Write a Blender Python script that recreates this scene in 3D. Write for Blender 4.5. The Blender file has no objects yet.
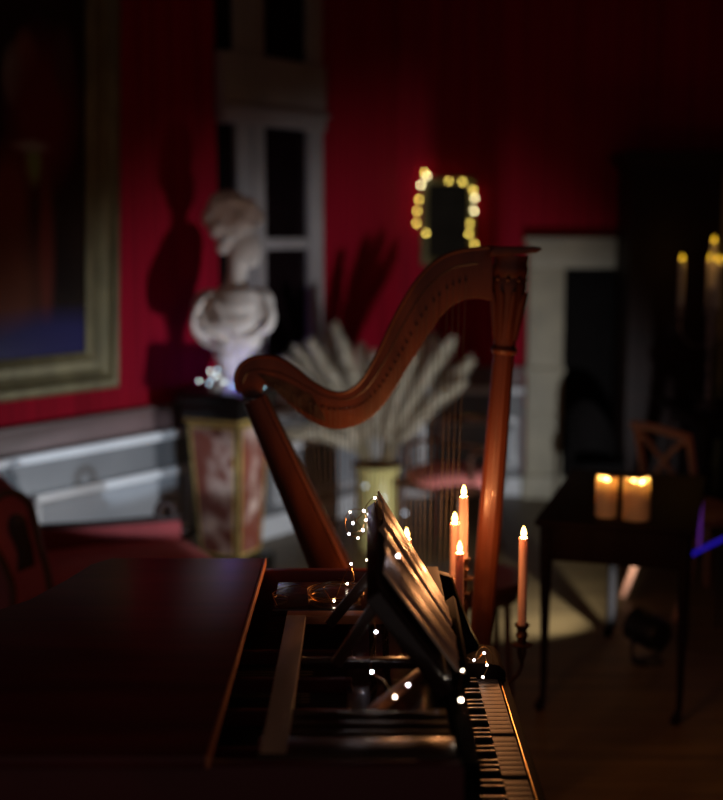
import bpy, bmesh, math, random
from mathutils import Vector, Matrix
random.seed(7)
S = bpy.context.scene
C = S.collection
R = math.radians
PI = math.pi

# ------------------------------------------------------------------ camera
FPX, HCAM = 1250.0, 1.8
TH = math.atan(171 / 1250)
cd = bpy.data.cameras.new('camera')
cam = bpy.data.objects.new('camera', cd)
C.objects.link(cam)
cam.location = (0, 0, HCAM)
cam.rotation_euler = (PI / 2 - TH, 0, 0)
cd.sensor_fit = 'HORIZONTAL'
cd.sensor_width = 36
cd.lens = FPX * 36 / 723
cd.dof.use_dof = True
cd.dof.focus_distance = 2.85
cd.dof.aperture_fstop = 1.55
cd.clip_start = 0.05
S.camera = cam
# ------------------------------------------------------------------ world, exposure
W = bpy.data.worlds.new('night')
S.world = W
W.use_nodes = True
W.node_tree.nodes['Background'].inputs[0].default_value = (1.0, 0.8, 0.75, 1)
W.node_tree.nodes['Background'].inputs[1].default_value = 0.07
S.view_settings.view_transform = 'Standard'
S.view_settings.look = 'None'
S.view_settings.gamma = 1
S.view_settings.exposure = 0
S.view_settings.use_curve_mapping = False


def spot_light(name, loc, target, watts, angle, blend, col, size=0.03):
    l = bpy.data.lights.new(name, 'SPOT')
    l.energy = watts
    l.spot_size = R(angle)
    l.spot_blend = blend
    l.color = col
    l.shadow_soft_size = size
    o = bpy.data.objects.new(name, l)
    C.objects.link(o)
    o.location = loc
    o.rotation_euler = (Vector(target) - Vector(loc)).to_track_quat('-Z', 'Y').to_euler()
    return o


LAMP1 = Vector((1.155, 5.12, 0.15))      # floor floodlight under the side table
LAMP1_AIM = LAMP1 + Vector((-0.60, 0.85, 0.18))
b1 = spot_light('floor_spot_beam', LAMP1, LAMP1_AIM, 125, 68, 0.65, (0.95, 0.97, 1.0), 0.006)
b1.scale = (2.4, 1, 1)                   # wide flat flood
LAMP2 = Vector((0.10, 4.42, 0.46))      # small cool spotlight behind the piano, on the white panelling
LAMP2_AIM = Vector((-1.20, 6.10, 0.62))
b2 = spot_light('panel_spot_beam', LAMP2, LAMP2_AIM, 95, 13, 0.5, (0.76, 0.88, 1.0), 0.008)
b2.scale = (3.6, 1, 1)


# ------------------------------------------------------------------ helpers
def ray(px, py):
    c, s = math.cos(TH), math.sin(TH)
    a, b = (px - 361.5) / FPX, (400 - py) / FPX
    return Vector((a, c + b * s, -s + b * c))


def ay(px, py, Y):
    d = ray(px, py)
    t = Y / d.y
    return Vector((d.x * t, Y, HCAM + d.z * t))


def az(px, py, z):
    d = ray(px, py)
    t = (z - HCAM) / d.z
    return Vector((d.x * t, d.y * t, z))


class MB:
    def __init__(s):
        s.v, s.f = [], []

    def add(s, vs, fs):
        o = len(s.v)
        s.v += [Vector(v) for v in vs]
        s.f += [tuple(i + o for i in f) for f in fs]
        return s

    def box(s, x0, x1, y0, y1, z0, z1, M=None):
        vs = [Vector((x, y, z)) for z in (z0, z1) for y in (y0, y1) for x in (x0, x1)]
        if M:
            vs = [M @ v for v in vs]
        return s.add(vs, [(0, 2, 3, 1), (4, 5, 7, 6), (0, 1, 5, 4), (2, 6, 7, 3), (0, 4, 6, 2), (1, 3, 7, 5)])

    def bar(s, a, b, w, h, up=(0, 0, 1)):
        a, b = Vector(a), Vector(b)
        d = (b - a)
        L = d.length
        d.normalize()
        u = Vector(up)
        r = d.cross(u)
        if r.length < 1e-4:
            r = d.cross(Vector((1, 0, 0)))
        r.normalize()
        u = r.cross(d)
        M = Matrix((r, d, u)).transposed().to_4x4()
        M.translation = a
        return s.box(-w / 2, w / 2, 0, L, -h / 2, h / 2, M)

    def tube(s, pts, r, n=8, caps=True, sq=None):
        pts = [Vector(p) for p in pts]
        N = len(pts)
        rs = r if isinstance(r, (list, tuple)) else [r] * N
        d0 = (pts[1] - pts[0]).normalized()
        up = Vector((0, 0, 1)) if abs(d0.z) < 0.9 else Vector((0, 1, 0))
        u = (up - d0 * up.dot(d0)).normalized()
        vs, fs = [], []
        for i, p in enumerate(pts):
            a, b = pts[max(i - 1, 0)], pts[min(i + 1, N - 1)]
            d = (b - a)
            if d.length < 1e-9:
                d = d0
            d.normalize()
            u = u - d * u.dot(d)
            if u.length < 1e-6:
                u = d.orthogonal()
            u.normalize()
            w = d.cross(u)
            for k in range(n):
                t = 2 * PI * k / n
                q = sq(t) if sq else 1
                vs.append(p + (u * math.cos(t) + w * math.sin(t)) * rs[i] * q)
        for i in range(N - 1):
            for k in range(n):
                k2 = (k + 1) % n
                fs.append((i * n + k, i * n + k2, (i + 1) * n + k2, (i + 1) * n + k))
        if caps:
            fs.append(tuple(range(n - 1, -1, -1)))
            fs.append(tuple((N - 1) * n + k for k in range(n)))
        return s.add(vs, fs)

    def lathe(s, prof, c=(0, 0, 0), n=20, M=None):
        c = Vector(c)
        vs, fs = [], []
        for r, z in prof:
            for k in range(n):
                t = 2 * PI * k / n
                p = Vector((max(r, 1e-5) * math.cos(t), max(r, 1e-5) * math.sin(t), z))
                if M:
                    p = M @ p
                vs.append(c + p)
        for i in range(len(prof) - 1):
            for k in range(n):
                k2 = (k + 1) % n
                fs.append((i * n + k, i * n + k2, (i + 1) * n + k2, (i + 1) * n + k))
        fs.append(tuple(range(n - 1, -1, -1)))
        fs.append(tuple((len(prof) - 1) * n + k for k in range(n)))
        return s.add(vs, fs)

    def ball(s, c, r, nu=12, nv=8, M=None):
        rx, ry, rz = r if isinstance(r, (list, tuple)) else (r, r, r)
        c = Vector(c)
        vs, fs = [], []
        for j in range(nv + 1):
            ph = PI * j / nv
            for i in range(nu):
                t = 2 * PI * i / nu
                p = Vector((rx * math.sin(ph) * math.cos(t), ry * math.sin(ph) * math.sin(t), rz * math.cos(ph)))
                if M:
                    p = M @ p
                vs.append(c + p)
        for j in range(nv):
            for i in range(nu):
                i2 = (i + 1) % nu
                fs.append((j * nu + i, (j + 1) * nu + i, (j + 1) * nu + i2, j * nu + i2))
        return s.add(vs, fs)

    def prism(s, poly, d0, d1, mp):
        """poly: 2-D outline; mp(a, b, d) -> 3-D."""
        n = len(poly)
        vs = [mp(a, b, d0) for a, b in poly] + [mp(a, b, d1) for a, b in poly]
        fs = [tuple(range(n)), tuple(range(2 * n - 1, n - 1, -1))]
        for i in range(n):
            j = (i + 1) % n
            fs.append((i, n + i, n + j, j))
        return s.add(vs, fs)

    def build(s, name, mat, parent=None, world=False, bevel=0, smooth=True, loc=None, angle=40, rotz=None):
        off = Vector((0, 0, 0))
        if parent is not None and world:
            p = parent
            while p.parent:
                p = p.parent
            off = Vector(p.location)
        if loc is not None:
            off = Vector(loc) if world else off
        me = bpy.data.meshes.new(name)
        bm = bmesh.new()
        bvs = [bm.verts.new(v - off) for v in s.v]
        for f in s.f:
            try:
                bm.faces.new([bvs[i] for i in f])
            except ValueError:
                pass
        bmesh.ops.remove_doubles(bm, verts=bm.verts, dist=1e-5)
        bmesh.ops.recalc_face_normals(bm, faces=bm.faces)
        if bevel:
            es = [e for e in bm.edges if len(e.link_faces) == 2 and e.calc_face_angle(0) > R(35)]
            bmesh.ops.bevel(bm, geom=es, offset=bevel, segments=2, affect='EDGES', profile=0.6, clamp_overlap=True)
        bm.to_mesh(me)
        bm.free()
        if smooth:
            me.shade_smooth()
            me.set_sharp_from_angle(angle=R(angle))
        me.materials.append(mat)
        o = bpy.data.objects.new(name, me)
        C.objects.link(o)
        if parent is not None:
            o.parent = parent
        if loc is not None:
            o.location = loc
        if rotz is not None:
            o.rotation_euler = (0, 0, rotz)
        return o


def tag(o, label=None, cat=None, group=None, kind=None):
    if label:
        o['label'] = label
    if cat:
        o['category'] = cat
    if group:
        o['group'] = group
    if kind:
        o['kind'] = kind
    return o


def thing(name, loc, label, cat, group=None, rotz=0):
    o = bpy.data.objects.new(name, None)
    C.objects.link(o)
    o.empty_display_size = 0.1
    o.location = loc
    o.rotation_euler = (0, 0, rotz)
    return tag(o, label, cat, group)


def dup(o, parent=None):
    c = o.copy()
    C.objects.link(c)
    if parent is not None:
        c.parent = parent
        c.matrix_parent_inverse = Matrix()
    for ch in list(o.children):
        dup(ch, c)
    return c


def smoothpath(pts, k=6):
    """Catmull-Rom through pts."""
    pts = [Vector(p) for p in pts]
    out = []
    n = len(pts)
    for i in range(n - 1):
        p0, p1, p2, p3 = pts[max(i - 1, 0)], pts[i], pts[i + 1], pts[min(i + 2, n - 1)]
        for j in range(k):
            t = j / k
            out.append(0.5 * ((2 * p1) + (p2 - p0) * t + (2 * p0 - 5 * p1 + 4 * p2 - p3) * t * t
                              + (3 * p1 - p0 - 3 * p2 + p3) * t ** 3))
    out.append(pts[-1])
    return out


# ------------------------------------------------------------------ materials
def nt(name):
    m = bpy.data.materials.new(name)
    m.use_nodes = True
    t = m.node_tree
    return m, t, t.nodes['Principled BSDF'], t.nodes['Material Output']


def mat(name, col, rough=0.5, metal=0.0, col2=None, scale=(8, 8, 8), bump=0.0, coat=0.0, detail=4, lo=0.35, hi=0.65, spec=0.5):
    m, t, b, out = nt(name)
    b.inputs['Roughness'].default_value = rough
    b.inputs['Metallic'].default_value = metal
    b.inputs['Specular IOR Level'].default_value = spec
    if coat:
        b.inputs['Coat Weight'].default_value = coat
        b.inputs['Coat Roughness'].default_value = 0.06
    tc = t.nodes.new('ShaderNodeTexCoord')
    mp = t.nodes.new('ShaderNodeMapping')
    mp.inputs['Scale'].default_value = scale
    t.links.new(tc.outputs['Object'], mp.inputs[0])
    nz = t.nodes.new('ShaderNodeTexNoise')
    nz.inputs['Scale'].default_value = 1.0
    nz.inputs['Detail'].default_value = detail
    t.links.new(mp.outputs[0], nz.inputs['Vector'])
    rp = t.nodes.new('ShaderNodeValToRGB')
    rp.color_ramp.elements[0].position = lo
    rp.color_ramp.elements[1].position = hi
    c2 = col2 if col2 else tuple(c * 0.75 for c in col)
    rp.color_ramp.elements[0].color = (*c2, 1)
    rp.color_ramp.elements[1].color = (*col, 1)
    t.links.new(nz.outputs[0], rp.inputs[0])
    t.links.new(rp.outputs[0], b.inputs['Base Color'])
    if bump:
        bp = t.nodes.new('ShaderNodeBump')
        bp.inputs['Strength'].default_value = bump
        bp.inputs['Distance'].default_value = 0.01
        t.links.new(nz.outputs[0], bp.inputs['Height'])
        t.links.new(bp.outputs[0], b.inputs['Normal'])
    return m


def emit(name, col, strength, clear=False):
    m, t, b, out = nt(name)
    t.nodes.remove(b)
    e = t.nodes.new('ShaderNodeEmission')
    e.inputs[0].default_value = (*col, 1)
    e.inputs[1].default_value = strength
    if clear:
        tr = t.nodes.new('ShaderNodeBsdfTransparent')
        ad = t.nodes.new('ShaderNodeAddShader')
        t.links.new(e.outputs[0], ad.inputs[0])
        t.links.new(tr.outputs[0], ad.inputs[1])
        t.links.new(ad.outputs[0], out.inputs[0])
    else:
        t.links.new(e.outputs[0], out.inputs[0])
    return m


def wax(name, col, trans):
    m, t, b, out = nt(name)
    b.inputs['Base Color'].default_value = (*col, 1)
    b.inputs['Roughness'].default_value = 0.45
    tl = t.nodes.new('ShaderNodeBsdfTranslucent')
    tl.inputs[0].default_value = (*[min(1, c * 1.05) for c in col], 1)
    mx = t.nodes.new('ShaderNodeMixShader')
    mx.inputs[0].default_value = trans
    t.links.new(b.outputs[0], mx.inputs[1])
    t.links.new(tl.outputs[0], mx.inputs[2])
    t.links.new(mx.outputs[0], out.inputs[0])
    return m


M = {}
M['red_wall'] = mat('red_damask', (0.31, 0.0025, 0.018), 0.8, col2=(0.19, 0.0015, 0.011), scale=(34, 3, 0.5), bump=0.15, spec=0.12)
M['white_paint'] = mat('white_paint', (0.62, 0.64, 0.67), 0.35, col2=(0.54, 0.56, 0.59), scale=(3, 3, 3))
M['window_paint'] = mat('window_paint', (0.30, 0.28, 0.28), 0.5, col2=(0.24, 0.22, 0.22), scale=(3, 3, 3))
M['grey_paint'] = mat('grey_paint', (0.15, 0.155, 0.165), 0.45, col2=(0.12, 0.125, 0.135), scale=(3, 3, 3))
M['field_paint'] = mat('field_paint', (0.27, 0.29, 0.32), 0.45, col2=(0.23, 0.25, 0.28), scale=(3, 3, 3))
M['frieze_shade'] = mat('frieze_shade', (0.13, 0.08, 0.08), 0.5, scale=(3, 3, 3))  # rail shadow and red wall bounce put into the frieze and cap colour
M['cream_paint'] = mat('stone_paint', (0.33, 0.30, 0.22), 0.6, col2=(0.26, 0.24, 0.18), scale=(5, 5, 5))
M['floor'] = mat('floor_boards', (0.19, 0.125, 0.045), 0.5, col2=(0.11, 0.070, 0.026), scale=(1.2, 14, 1), bump=0.05)
M['ceiling'] = mat('ceiling_plaster', (0.30, 0.28, 0.26), 0.9)
M['black_void'] = mat('near_black', (0.005, 0.004, 0.004), 0.9, spec=0.1)  # plain near-black for the unlit opening, window backing and tub chair
M['dark_glass'] = mat('night_glass', (0.008, 0.004, 0.005), 0.10, spec=0.3)
M['dark_wood'] = mat('dark_wood', (0.014, 0.005, 0.004), 0.55, col2=(0.008, 0.003, 0.003), scale=(2, 2, 20), spec=0.15)
M['matte_black'] = mat('matte_black', (0.0012, 0.001, 0.001), 0.8, spec=0.02)
M['cheek_wood'] = mat('cheek_wood', (0.008, 0.004, 0.003), 0.75, spec=0.05)
M['ebony'] = mat('ebony', (0.006, 0.005, 0.005), 0.3)
M['piano'] = mat('piano_mahogany', (0.15, 0.016, 0.015), 0.32, col2=(0.085, 0.010, 0.010), scale=(2, 18, 2), coat=0.0, spec=0.30)
M['piano_dark'] = mat('piano_dark', (0.030, 0.010, 0.007), 0.24, col2=(0.015, 0.006, 0.005), scale=(2, 14, 2), coat=0.4)
M['gloss_board'] = mat('gloss_board', (0.05, 0.022, 0.008), 0.24, col2=(0.03, 0.012, 0.005), scale=(3, 30, 3), spec=0.6)
M['piano_edge'] = mat('piano_edge', (0.62, 0.20, 0.08), 0.4, col2=(0.45, 0.14, 0.05), scale=(20, 3, 20))
M['rail_wood'] = mat('pale_rail_wood', (0.50, 0.31, 0.20), 0.5, col2=(0.36, 0.22, 0.14), scale=(20, 3, 20))
M['soundboard'] = mat('spruce', (0.03, 0.011, 0.007), 0.6, scale=(2, 30, 2))
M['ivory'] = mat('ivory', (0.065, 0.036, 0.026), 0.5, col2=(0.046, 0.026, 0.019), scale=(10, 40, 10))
M['brass'] = mat('brass', (0.75, 0.48, 0.16), 0.3, 1.0, col2=(0.5, 0.3, 0.1), scale=(20, 20, 20))
M['gilt'] = mat('gilt', (0.75, 0.55, 0.18), 0.4, 0.6, col2=(0.50, 0.36, 0.12), scale=(14, 14, 14))
M['old_gilt'] = mat('old_gilt', (0.19, 0.17, 0.085), 0.55, 0.35, col2=(0.11, 0.10, 0.05), scale=(10, 10, 4))
M['bronze'] = mat('bronze', (0.16, 0.08, 0.045), 0.33, 0.9, col2=(0.07, 0.035, 0.02), scale=(30, 30, 30))
M['pewter'] = mat('pewter', (0.20, 0.18, 0.17), 0.4, 0.7)
M['silver'] = mat('silver', (0.55, 0.55, 0.56), 0.25, 0.9)
M['harp'] = mat('harp_wood', (0.095, 0.026, 0.012), 0.40, col2=(0.050, 0.014, 0.007), scale=(14, 14, 3), coat=0.12, spec=0.35)
M['harp_dark'] = mat('harp_dark', (0.03, 0.010, 0.006), 0.4)
M['gut'] = mat('gut', (0.10, 0.09, 0.08), 0.6)
M['marble'] = mat('white_marble', (0.84, 0.80, 0.77), 0.5, col2=(0.70, 0.66, 0.63), scale=(6, 6, 6))
M['red_marble'] = mat('red_marble', (0.62, 0.48, 0.42), 0.3, col2=(0.17, 0.045, 0.03), scale=(9, 9, 7), detail=6, lo=0.47, hi=0.68)
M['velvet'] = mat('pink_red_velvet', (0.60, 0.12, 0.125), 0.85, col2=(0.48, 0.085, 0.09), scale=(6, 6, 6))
M['velvet_shade'] = mat('velvet_shade', (0.15, 0.022, 0.025), 0.85, scale=(6, 6, 6), spec=0.2)  # darker copy of the velvet: shade on the settee back, in colour
M['seat_red'] = mat('seat_red', (0.62, 0.20, 0.18), 0.8, col2=(0.52, 0.15, 0.13), scale=(6, 6, 6))
M['walnut'] = mat('walnut', (0.060, 0.022, 0.012), 0.3, col2=(0.03, 0.011, 0.006), scale=(12, 12, 3), coat=0.4)
M['arm_wood'] = mat('arm_wood', (0.16, 0.075, 0.035), 0.35, col2=(0.10, 0.045, 0.02), scale=(12, 12, 3), coat=0.3)
M['beech'] = mat('beech', (0.50, 0.23, 0.12), 0.5, col2=(0.40, 0.17, 0.09), scale=(12, 12, 3))
M['table'] = mat('table_mahogany', (0.016, 0.007, 0.006), 0.6, col2=(0.009, 0.004, 0.004), scale=(3, 12, 3), spec=0.10)
M['paper'] = mat('old_paper', (0.80, 0.62, 0.48), 0.36, col2=(0.66, 0.46, 0.33), scale=(5, 40, 5), bump=0.10, spec=0.8)
M['cover'] = mat('book_cover', (0.06, 0.025, 0.015), 0.6)
M['black_metal'] = mat('black_metal', (0.012, 0.012, 0.012), 0.45, 0.2)
M['glass_vase'] = mat('olive_vase', (0.55, 0.50, 0.20), 0.2, col2=(0.42, 0.38, 0.15), scale=(4, 4, 2))
M['plume'] = mat('pampas', (0.52, 0.47, 0.37), 0.9, col2=(0.40, 0.35, 0.25), scale=(9, 9, 9))
M['stem'] = mat('dry_stem', (0.30, 0.25, 0.12), 0.8)
M['copper_wire'] = mat('copper_wire', (0.80, 0.48, 0.20), 0.3, 1.0)
M['wick'] = mat('wick', (0.02, 0.015, 0.01), 0.9)
M['taper'] = wax('taper_wax', (0.66, 0.42, 0.35), 0.22)
M['pillar'] = wax('pillar_wax', (0.86, 0.70, 0.50), 0.28)
M['white_wax'] = wax('white_wax', (0.62, 0.62, 0.60), 0.3)
M['flame'] = emit('flame', (1.0, 0.62, 0.14), 9, True)
M['flame_core'] = emit('flame_core', (1.0, 0.80, 0.42), 14, True)
M['far_flame'] = emit('far_flame', (1.0, 0.56, 0.025), 0.75, True)
M['led_warm'] = emit('led_warm', (1.0, 0.82, 0.62), 14)
M['led_pale'] = emit('led_pale', (0.92, 0.86, 1.0), 15)
M['led_gold'] = emit('led_gold', (1.0, 0.72, 0.13), 11)
M['led_gold_pale'] = emit('led_gold_pale', (1.0, 0.83, 0.42), 16)
M['led_ice'] = emit('led_ice', (0.45, 0.75, 0.95), 7)
M['led_white'] = emit('led_white', (0.8, 0.9, 0.85), 8)
M['hidden_blue'] = emit('hidden_blue', (0.14, 0.08, 1.0), 300)
M['blue_strip'] = emit('blue_strip', (0.04, 0.02, 1.0), 0.32)
M['violet_reflection'] = emit('violet_reflection', (0.25, 0.05, 0.55), 0.25)


def painting_material():
    m, t, b, out = nt('dark_portrait')
    b.inputs['Roughness'].default_value = 0.22
    tc = t.nodes.new('ShaderNodeTexCoord')
    cur = None
    base = t.nodes.new('ShaderNodeTexNoise')
    base.inputs['Scale'].default_value = 3
    t.links.new(tc.outputs['Object'], base.inputs['Vector'])
    rp = t.nodes.new('ShaderNodeValToRGB')
    rp.color_ramp.elements[0].color = (0.004, 0.004, 0.005, 1)
    rp.color_ramp.elements[1].color = (0.030, 0.020, 0.015, 1)
    t.links.new(base.outputs[0], rp.inputs[0])
    cur = rp.outputs[0]
    # (x, z, rx, rz, colour) strokes of a standing figure in dark dress, the last a blue reflection
    for x, z, rx, rz, col in PAINT:
        mp = t.nodes.new('ShaderNodeMapping')
        mp.vector_type = 'TEXTURE'
        mp.inputs['Location'].default_value = (x, 0, z)
        mp.inputs['Scale'].default_value = (rx, 50, rz)
        t.links.new(tc.outputs['Object'], mp.inputs[0])
        g = t.nodes.new('ShaderNodeTexGradient')
        g.gradient_type = 'SPHERICAL'
        t.links.new(mp.outputs[0], g.inputs[0])
        r2 = t.nodes.new('ShaderNodeValToRGB')
        r2.color_ramp.elements[0].position = 0.05
        r2.color_ramp.elements[1].position = 0.6
        t.links.new(g.outputs[0], r2.inputs[0])
        mx = t.nodes.new('ShaderNodeMix')
        mx.data_type = 'RGBA'
        t.links.new(r2.outputs[0], mx.inputs[0])
        t.links.new(cur, mx.inputs[6])
        mx.inputs[7].default_value = (*col, 1)
        cur = mx.outputs[2]
    t.links.new(cur, b.inputs['Base Color'])
    return m


# ================================================================== STRUCTURE
def struct(o):
    o['kind'] = 'structure'
    return o


CZ = 4.2
struct(MB().box(-4.6, 3.4, -0.6, 9.2, -0.1, 0).build('floor', M['floor'], smooth=False))
struct(MB().box(-4.6, 3.5, -0.6, 9.2, CZ, CZ + 0.1).build('ceiling', M['ceiling'], smooth=False))

# left wall: local x runs from the far corner towards the camera's left, local y into the room
ANG = R(37.5)
WC = Vector((0.24, 8.22, 0))
WD = Vector((-math.sin(ANG), -math.cos(ANG), 0))
WN = Vector((math.cos(ANG), -math.sin(ANG), 0))
WROT = math.atan2(WD.y, WD.x)
WM = Matrix.Rotation(WROT, 4, 'Z')
WM.translation = WC


def wl(px, py, off=0.0):
    """pixel -> (x, z) in the left wall's own frame, at distance off in front of it"""
    d = ray(px, py)
    o = Vector((0, 0, HCAM))
    t = (WC + WN * off - o).dot(WN) / d.dot(WN)
    p = o + d * t
    return (p - WC).dot(WD), p.z


LW = 6.4
wall_left = MB().box(0, LW, -0.2, 0, 0, CZ).build('wall_left', M['red_wall'], smooth=False, loc=WC, rotz=WROT)
struct(wall_left)


def dado(parent, x0, x1, y=0.0, sgn=1, panels=()):
    """white dado along local x; sgn: direction of the room along y"""
    def bx(a, b, d0, d1, z0, z1):
        m = MB()
        ya, yb = y + sgn * d0, y + sgn * d1
        return m.box(a, b, min(ya, yb), max(ya, yb), z0, z1)
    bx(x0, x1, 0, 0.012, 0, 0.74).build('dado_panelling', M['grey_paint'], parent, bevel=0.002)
    bx(x0, x1, 0, 0.014, 0.74, 0.86).build('dado_frieze', M['frieze_shade'], parent, bevel=0.002)
    bx(x0, x1, 0.012, 0.035, 0.86, 0.885).build('dado_cap', M['frieze_shade'], parent, bevel=0.004)
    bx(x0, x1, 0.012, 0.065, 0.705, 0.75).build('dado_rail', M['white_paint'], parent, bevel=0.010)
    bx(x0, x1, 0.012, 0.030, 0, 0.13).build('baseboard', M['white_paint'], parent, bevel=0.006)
    for a, b in panels:
        fr = MB()
        for (p, q, z0, z1) in ((a, b, 0.50, 0.545), (a, b, 0.19, 0.22), (a, a + 0.03, 0.22, 0.50), (b - 0.03, b, 0.22, 0.50)):
            ya, yb = y + sgn * 0.012, y + sgn * 0.045
            fr.box(p, q, min(ya, yb), max(ya, yb), z0, z1)
        fr.build('panel_moulding', M['white_paint'], parent, bevel=0.008)
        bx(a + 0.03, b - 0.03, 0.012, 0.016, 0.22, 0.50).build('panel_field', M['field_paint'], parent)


pa = wl(186, 465)[0]
pb = wl(30, 495)[0]
win_r = wl(324, 300, 0.06)[0]
win_l = wl(219, 300)[0]
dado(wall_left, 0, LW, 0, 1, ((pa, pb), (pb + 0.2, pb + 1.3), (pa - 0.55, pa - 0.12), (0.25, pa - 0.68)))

# tall white window / glazed door on the left wall
wx0, wx1 = win_r, win_l          # x grows towards the camera
zt0, zt1 = wl(270, 128)[1], wl(270, 60)[1]
w1 = MB().box(wx0, wx1, 0.002, 0.016, 0.9, 4.0).build('window_1', M['black_void'], smooth=False, loc=WC, rotz=WROT)
struct(w1)
wd = wx1 - wx0


def wbox(name, a, b, z0, z1, d0, d1, m='window_paint', bev=0.006, par=None):
    return MB().box(a, b, d0, d1, z0, z1).build(name, M[m], par or w1, bevel=bev)


ux = lambda px: wl(px, 230, 0.05)[0]
wbox('architrave', wx0, ux(309), 0.9, 4.0, 0.016, 0.06)
wbox('transom', wx0, wx1 + 0.02, zt0, zt1, 0.017, 0.085)
wbox('transom_moulding', wx0 - 0.01, wx1 + 0.04, zt0 + 0.07, zt0 + 0.10, 0.085, 0.11)
for z0, z1 in ((0.92, zt0), (zt1, 3.98)):
    wbox('centre_post', ux(266), ux(238), z0, z1, 0.018, 0.052)
    wbox('post_bead', ux(256), ux(252), z0, z1, 0.052, 0.064, bev=0.003)
    wbox('pane', ux(309), ux(266), z0 + 0.01, z1 - 0.01, 0.019, 0.024, 'dark_glass', 0)
    wbox('pane', ux(236), wx1 - 0.03, z0 + 0.01, z1 - 0.01, 0.019, 0.024, 'dark_glass', 0)
zb = wl(290, 243)[1]
wbox('glazing_bar', ux(309), ux(266), zb - 0.035, zb + 0.03, 0.025, 0.045)
wbox('glazing_bar', ux(236), wx1 - 0.03, zb - 0.035, zb + 0.03, 0.025, 0.045)

YB = 8.35
YR = YB
XA = 0.13
wall_back = struct(MB().box(XA, 3.4, YB, YB + 0.3, 0, CZ).build('wall_back', M['red_wall'], smooth=False))
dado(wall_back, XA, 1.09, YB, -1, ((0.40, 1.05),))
struct(MB().box(3.4, 3.6, -0.6, 8.35, 0, CZ).build('wall_right', M['red_wall'], smooth=False))

# stone surround; a flat dark sheet stands in for the unlit opening
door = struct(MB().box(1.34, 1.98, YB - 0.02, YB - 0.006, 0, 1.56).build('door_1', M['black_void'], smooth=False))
zl0, zl1 = ay(580, 268, YB)[2], ay(580, 237, YB)[2]
MB().box(1.10, 1.34, YB - 0.09, YB - 0.001, 0.16, zl0).build('jamb', M['cream_paint'], door, bevel=0.01)
MB().box(1.08, 1.36, YB - 0.12, YB - 0.001, 0, 0.16).build('plinth_block', M['cream_paint'], door, bevel=0.01)
MB().box(1.085, 1.355, YB - 0.11, YB - 0.001, 0.85, 0.885).build('jamb_band', M['cream_paint'], door, bevel=0.008)
MB().box(1.09, 1.35, YB - 0.10, YB - 0.001, 0.56, 0.58).build('jamb_band', M['cream_paint'], door, bevel=0.006)
MB().box(1.10, 2.20, YB - 0.10, YB - 0.001, zl0, zl1 - 0.045).build('lintel', M['cream_paint'], door, bevel=0.01)
MB().box(1.07, 2.23, YB - 0.14, YB - 0.001, zl1 - 0.045, zl1).build('lintel_cap', M['cream_paint'], door, bevel=0.01)
MB().box(1.98, 2.20, YB - 0.09, YB - 0.001, 0, zl0).build('jamb', M['cream_paint'], door, bevel=0.01)

# ================================================================== PAINTING
tilt = R(2.6)
fx = wl(117, 384, 0.08)[0]
fz = wl(117, 386, 0.08)[1]
PW, PH, FW = 1.55, 2.45, 0.185
pr = thing('portrait_painting', WC + WD * fx + WN * 0.02 + Vector((0, 0, fz)),
           'huge dark full-length portrait in a dull gilt frame hung on the red wall', 'painting', rotz=WROT)
pr.rotation_euler = (-tilt, 0, WROT)


def plx(px, py):
    x, z = wl(px, py, 0.1)
    return x - fx, z - fz


PAINT = []
for px, py, rx, rz, col in ((22, 60, .07, .13, (.10, .045, .03)), (10, 75, .06, .13, (.09, .08, .07)), (40, 110, .20, .35, (.05, .006, .006)),
                            (33, 163, .05, .10, (.07, .10, .03)), (30, 146, .10, .03, (.10, .09, .08)), (10, 200, .12, .25, (.06, .012, .008)),
                            (48, 250, .05, .40, (.06, .014, .010)), (10, 290, .20, .35, (.055, .018, .01)), (60, 60, .06, .16, (.03, .012, .012)),
                            (60, 345, .60, .16, (.012, .012, .05))):  # bluish bottom stroke: a reflection put into the canvas colour
    x, z = plx(px, py)
    PAINT.append((x, z, rx * 1.3, rz * 1.3, tuple(c * 2.2 for c in col)))
MB().box(FW - 0.02, PW, 0.02, 0.035, FW - 0.02, PH - FW).build('canvas', painting_material(), pr, smooth=False)
prof = [(0, 0.02), (0, 0.075), (0.018, 0.09), (0.045, 0.09), (0.06, 0.07), (0.10, 0.055), (0.145, 0.06), (0.165, 0.05), (FW, 0.045), (FW, 0.02)]


def frame_side(a, b, inward, m, par, prof=prof):
    """a moulding profile swept a->b with mitred ends; a, b outer corners (x, z)"""
    a, b = Vector((a[0], a[1])), Vector((b[0], b[1]))
    d = (b - a).normalized()
    n = Vector(inward)
    q = MB()
    vs = []
    for w, h in prof:
        p = a + d * w + n * w
        vs.append((p.x, h, p.y))
    for w, h in prof:
        p = b - d * w + n * w
        vs.append((p.x, h, p.y))
    k = len(prof)
    q.add(vs, [(i, i + 1, k + i + 1, k + i) for i in range(k - 1)] + [(k - 1, 0, k, 2 * k - 1), tuple(range(k)), tuple(range(2 * k - 1, k - 1, -1))])
    return q.build('frame_side', m, par, angle=25)


frame_side((0, 0), (PW, 0), (0, 1), M['old_gilt'], pr)
frame_side((0, PH), (0, 0), (1, 0), M['old_gilt'], pr)
frame_side((PW, PH), (0, PH), (0, -1), M['old_gilt'], pr)
frame_side((PW, 0), (PW, PH), (-1, 0), M['old_gilt'], pr)

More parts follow.
